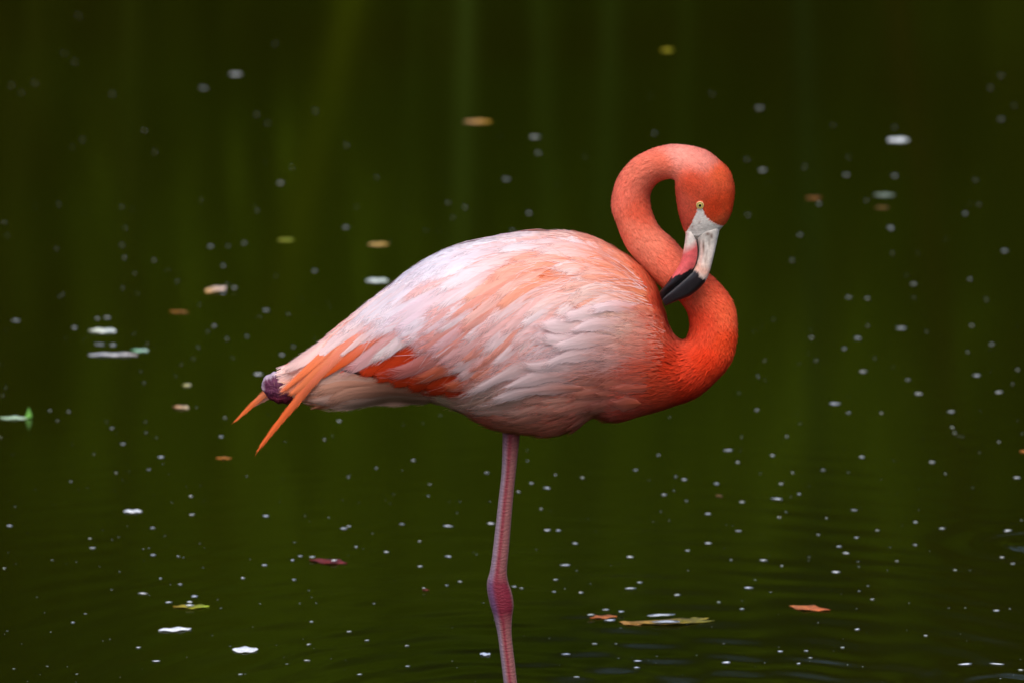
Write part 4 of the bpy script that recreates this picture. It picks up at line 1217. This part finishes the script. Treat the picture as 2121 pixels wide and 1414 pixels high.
# white flecks: foam, petal crumbs and some ripple glints painted as flecks, read off the photograph zone by zone: origin, scale, (x, y, width)
FLECKS = [
    (0, 0, 2.946, [(1438,455,120),(1242,540,80),(683,575,55),(880,798,55),(943,932,45),(1565,700,50),(1632,752,45),(1925,680,50),(1780,1022,40),(1710,1120,65),(360,1250,40),(1570,1285,35),(505,855,30),(1225,1225,30),(130,570,40),(68,525,40),(210,505,35),(395,330,50),(455,380,40),(1680,270,40),(745,1260,30),(480,100,40),(765,1395,30),(25,1362,35)]),
    (700, 0, 2.946, [(1200,838,90),(1222,935,60),(1028,1095,70),(1165,1302,55),(672,1240,50),(775,1268,50),(48,1390,60),(235,1085,45),(50,888,45),(1930,815,55),(1065,1410,50),(700,1330,30),(672,1110,24)]),
    (1410, 0, 2.945, [(480,660,80),(500,1040,75),(405,975,50),(755,1020,50),(1010,1070,65),(1305,1075,60),(845,1245,55),(1130,1225,45),(410,1315,50),(1280,1390,60),(1735,1305,55),(1955,730,65),(1955,465,60),(2035,645,50),(1890,540,50),(1800,1100,50),(1815,1250,40),(1305,780,50),(930,765,40),(190,575,40)]),
    (0, 470, 2.946, [(595,560,50),(655,556,60),(610,718,80),(690,722,60),(1360,405,50),(1430,388,55),(1385,352,40),(100,573,72),(385,410,38),(455,617,55),(1285,122,60),(1490,100,50),(760,190,45),(745,115,45),(940,205,45),(1362,238,48),(1082,333,40),(1920,270,52),(1622,510,68),(1308,605,45),(1385,683,40),(1507,670,40),(1212,733,35),(1180,803,25),(1790,733,40),(1720,782,50),(1575,898,80),(877,952,32),(420,1127,36),(684,1228,36),(751,1324,42),(573,1386,25),(982,1404,45),(1372,1165,35),(1350,1280,38),(35,980,28),(16,1028,28),(305,1120,35),(350,1182,30),(890,1255,30),(2070,1185,45),(5,1285,28),(885,1190,25),(1980,1297,32),(1105,840,25),(900,712,30),(948,727,25),(1845,440,25),(2020,490,25),(1760,535,30),(345,135,30),(825,285,30),(750,375,35),(1265,640,30),(75,1390,22),(1640,1150,22)]),
    (1410, 470, 2.945, [(1975,148,62),(1420,350,55),(1765,320,45),(1020,432,48),(1138,438,50),(1423,435,30),(1345,620,75),(798,676,42),(998,743,45),(1080,680,55),(1112,882,62),(1775,603,45),(1895,717,45),(1750,763,38),(1805,907,58),(1450,1018,68),(1940,1008,66),(938,1078,98),(1385,932,42),(470,913,36),(465,1117,40),(1025,1135,40),(1224,1135,34),(1650,1127,58),(1655,1222,42),(1672,1257,34),(1940,1312,32),(290,1362,68),(370,1280,28),(645,1278,32),(558,1393,36),(1105,1403,38),(512,817,30),(680,205,45),(725,50,50),(2055,870,40),(2025,958,30),(1285,15,50),(1290,160,40),(1500,640,35),(565,565,25),(1865,445,40),(1140,605,35),(825,815,35)]),
    (0, 940, 2.983, [(995,20,50),(920,96,30),(718,117,30),(796,108,20),(437,170,28),(486,219,20),(757,161,20),(1178,262,36),(335,310,20),(1186,375,40),(1643,384,50),(60,445,46),(943,457,36),(555,522,28),(693,530,22),(572,581,48),(1018,506,22),(885,589,22),(946,625,42),(1102,632,26),(1133,640,24),(322,656,22),(472,668,18),(26,707,26),(888,660,14),(739,729,20),(1635,687,36),(1820,547,24),(1856,632,38),(1808,657,32),(1930,653,44),(2064,674,50),(1172,931,46),(1172,951,56),(991,770,26),(1114,806,34),(1500,767,36),(1816,778,28),(690,838,20),(882,862,72),(924,875,16),(1202,880,54),(1042,917,46),(527,988,24),(450,1042,32),(1364,953,20),(1925,1037,30),(1907,1177,32),(856,1196,36),(967,1280,50),(1896,1276,42),(1772,1298,24),(1484,1362,36),(292,1312,18),(85,1328,20),(475,1360,22),(1422,1188,18),(227,885,18),(1345,900,16),(1852,924,18),(45,1093,18),(1728,292,18),(1983,290,14),(2030,393,24),(632,473,18),(788,445,18),(949,255,14),(703,226,18),(1240,195,22),(1260,290,20)]),
    (700, 940, 2.983, [(466,40,36),(236,88,30),(64,143,28),(920,117,36),(567,187,28),(559,260,26),(27,280,18),(690,295,22),(735,365,24),(345,250,24),(290,285,22),(320,307,20),(397,434,36),(680,446,64),(945,430,58),(36,460,46),(66,447,36),(213,491,22),(112,574,28),(299,606,38),(505,540,26),(682,634,50),(507,695,36),(754,789,34),(672,812,28),(222,925,24),(68,1098,34),(180,1152,32),(426,1185,30),(431,1312,30),(134,1362,34),(1115,234,34),(1292,211,52),(1195,181,36),(1510,146,36),(1345,130,26),(1170,43,26),(1254,340,28),(1310,356,20),(1840,100,36),(2015,253,40),(2088,140,30),(1980,8,36),(1294,471,48),(1362,473,44),(1466,553,40),(1405,687,64),(1804,637,52),(1345,777,34),(1500,857,36),(1864,794,36),(1806,831,72),(2095,871,44),(1655,963,44),(1562,1010,54),(1682,1027,80),(1750,991,48),(1992,1012,172),(2030,1052,170),(1585,1173,40),(1717,1173,22),(1410,1237,56),(1852,1279,52),(1846,1320,38),(1475,1378,38),(1733,1262,16),(1970,1250,16),(1747,1076,24),(1090,820,36),(1135,830,28),(1335,852,34),(1595,478,12),(1305,1140,16),(938,295,24),(352,785,14),(1995,357,24),(530,845,26)]),
    (1410, 940, 2.983, [(352,52,36),(566,10,36),(1118,20,40),(1552,51,46),(880,100,36),(690,117,30),(22,159,42),(221,184,42),(619,185,38),(595,278,84),(2077,147,48),(1635,123,26),(793,197,22),(732,248,32),(680,265,24),(377,297,42),(36,290,26),(168,370,42),(1071,347,42),(607,391,34),(900,397,26),(357,476,44),(1450,422,36),(1614,461,44),(1213,472,32),(850,498,28),(1086,517,34),(169,552,48),(978,572,40),(1020,613,50),(1448,562,34),(42,597,36),(1294,577,22),(510,657,56),(625,692,26),(793,637,22),(311,655,26),(1095,665,24),(1100,697,22),(1985,639,42),(2052,678,32),(1335,662,26),(958,730,64),(1695,718,28),(1157,816,24),(460,778,22),(418,827,76),(1102,847,24),(555,855,24),(1184,898,30),(234,916,28),(378,958,32),(1411,920,16),(1758,951,20),(1950,968,46),(2034,957,24),(1656,952,18),(1090,1084,38),(1513,1123,32),(614,1220,46),(775,1217,30),(1000,1196,26),(800,1260,30),(729,1295,32),(282,1288,64),(266,1172,20),(192,1069,14),(606,1194,14),(267,586,18),(2020,474,60),(1760,1299,100),(1955,1298,90),(2100,1335,40)]),  # last four: sky glints on the ripples, made as white flecks
]
def fleck_mesh(kind):
    n = 12
    V = [(0, 0, .0005)]
    ph = rng.uniform(0, 6, 3)
    for rr, zz in ((.55, .00045), (1.0, .0002), (.92, 0.0)):
        for k in range(n):
            a = 2 * math.pi * k / n
            w = 1 + .15 * math.sin(2 * a + ph[0]) + .12 * math.sin(3 * a + ph[1]) + .06 * math.sin(5 * a + ph[2])
            V.append((.5 * rr * w * math.cos(a), .5 * rr * w * math.sin(a), zz))
    F = [[0, 1 + k, 1 + (k + 1) % n] for k in range(n)]
    for q in range(2):
        for k in range(n):
            a, b = 1 + q * n + k, 1 + q * n + (k + 1) % n
            F.append([a, a + n, b + n, b])
    tone = [(222, 225, 228), (206, 210, 216), (228, 228, 224)][kind % 3]
    me = mesh_from('pale_fleck', V, F, np.tile(lin(tone), (len(V), 1)))
    me.materials.append(M_PALE)
    return me
FM = [fleck_mesh(k) for k in range(9)]
blur_c = 0.3 ** 2 / (cam_data.dof.aperture_fstop * DIST) / .036 * W0
dust = []
allf = []
for ox, oy, sc_, lst in FLECKS:
    for x, y, w in lst:
        u, v = ox + x / sc_, oy + y / sc_
        p, t = on_water(u, v)
        wpx = w / sc_
        bl = blur_c * abs(t - DIST) / t 
        wr = math.sqrt(max(wpx ** 2 - bl ** 2, (.30 * wpx) ** 2))
        allf.append((wr * t / FPX * (.85 if v < 900 else .95), p, v, wpx))
allf.sort(key=lambda q: -q[3])
for k, (size, p, v, wpx) in enumerate(allf):
    asp = rng.uniform(.55, 1.0)
    if wpx > 22: asp *= .7
    if wpx < 7.2 or k >= 300:
        dust.append((p, size, asp)); continue
    o = obj('pale_fleck', FM[k % 9], None)
    lie = [q for q in leaf_spots if abs(q[0] - p[0]) < q[2] * .62 and abs(q[1] - p[1]) < q[2] * .45]
    o.location = (p[0], p[1], .0048 if lie else .0008)
    o.scale = (size, size * asp, 1)
    o.rotation_euler = (0, 0, rng.uniform(-.35, .35))
    if lie:
        tag(o, 'white fleck of foam lying on or touching the ' + lie[0][3], 'foam fleck', 'foam on the ' + lie[0][3])
    else:
        tag(o, 'small white fleck of foam or painted ripple glint on open dark water', 'foam fleck', 'white flecks afloat on the pond')
# the finest specks, uncountable
for _ in range(320):
    u = rng.uniform(-200, 2320); v = 150 + rng.random() ** .6 * 1340
    p, t = on_water(u, v)
    dust.append((p, rng.uniform(1.2, 3.6) * t / FPX * (1.5 if rng.random() < .1 else 1), rng.uniform(.7, 1.6)))
for _ in range(700):                       # and on over the rest of the pond
    u = rng.uniform(-2600, 4700); v = 150 + rng.random() ** .6 * 1900
    if -200 < u < 2320 and v < 1490: continue
    p, t = on_water(u, v)
    if (p[0] - PC[0]) ** 2 + (p[1] - PC[1]) ** 2 > 190: continue
    dust.append((p, rng.uniform(1.5, 9) * t / FPX, rng.uniform(.7, 1.4)))
V, F = [], []
for p, s, asp in dust:
    b = len(V); ro = rng.uniform(0, 6)
    V.append((p[0], p[1], .0010))
    for k in range(6):
        a = 2 * math.pi * k / 6 + ro
        V.append((p[0] + .5 * s * math.cos(a), p[1] + .5 * s * asp * math.sin(a), .0008))
    F += [[b, b + 1 + k, b + 1 + (k + 1) % 6] for k in range(6)]
o = obj('floating_specks', mesh_from('floating_specks', V, F, np.tile(lin((150, 154, 148)), (len(V), 1))), M_PALE)
tag(o, 'fine pale specks scattered over the pond', 'specks', kind='stuff')
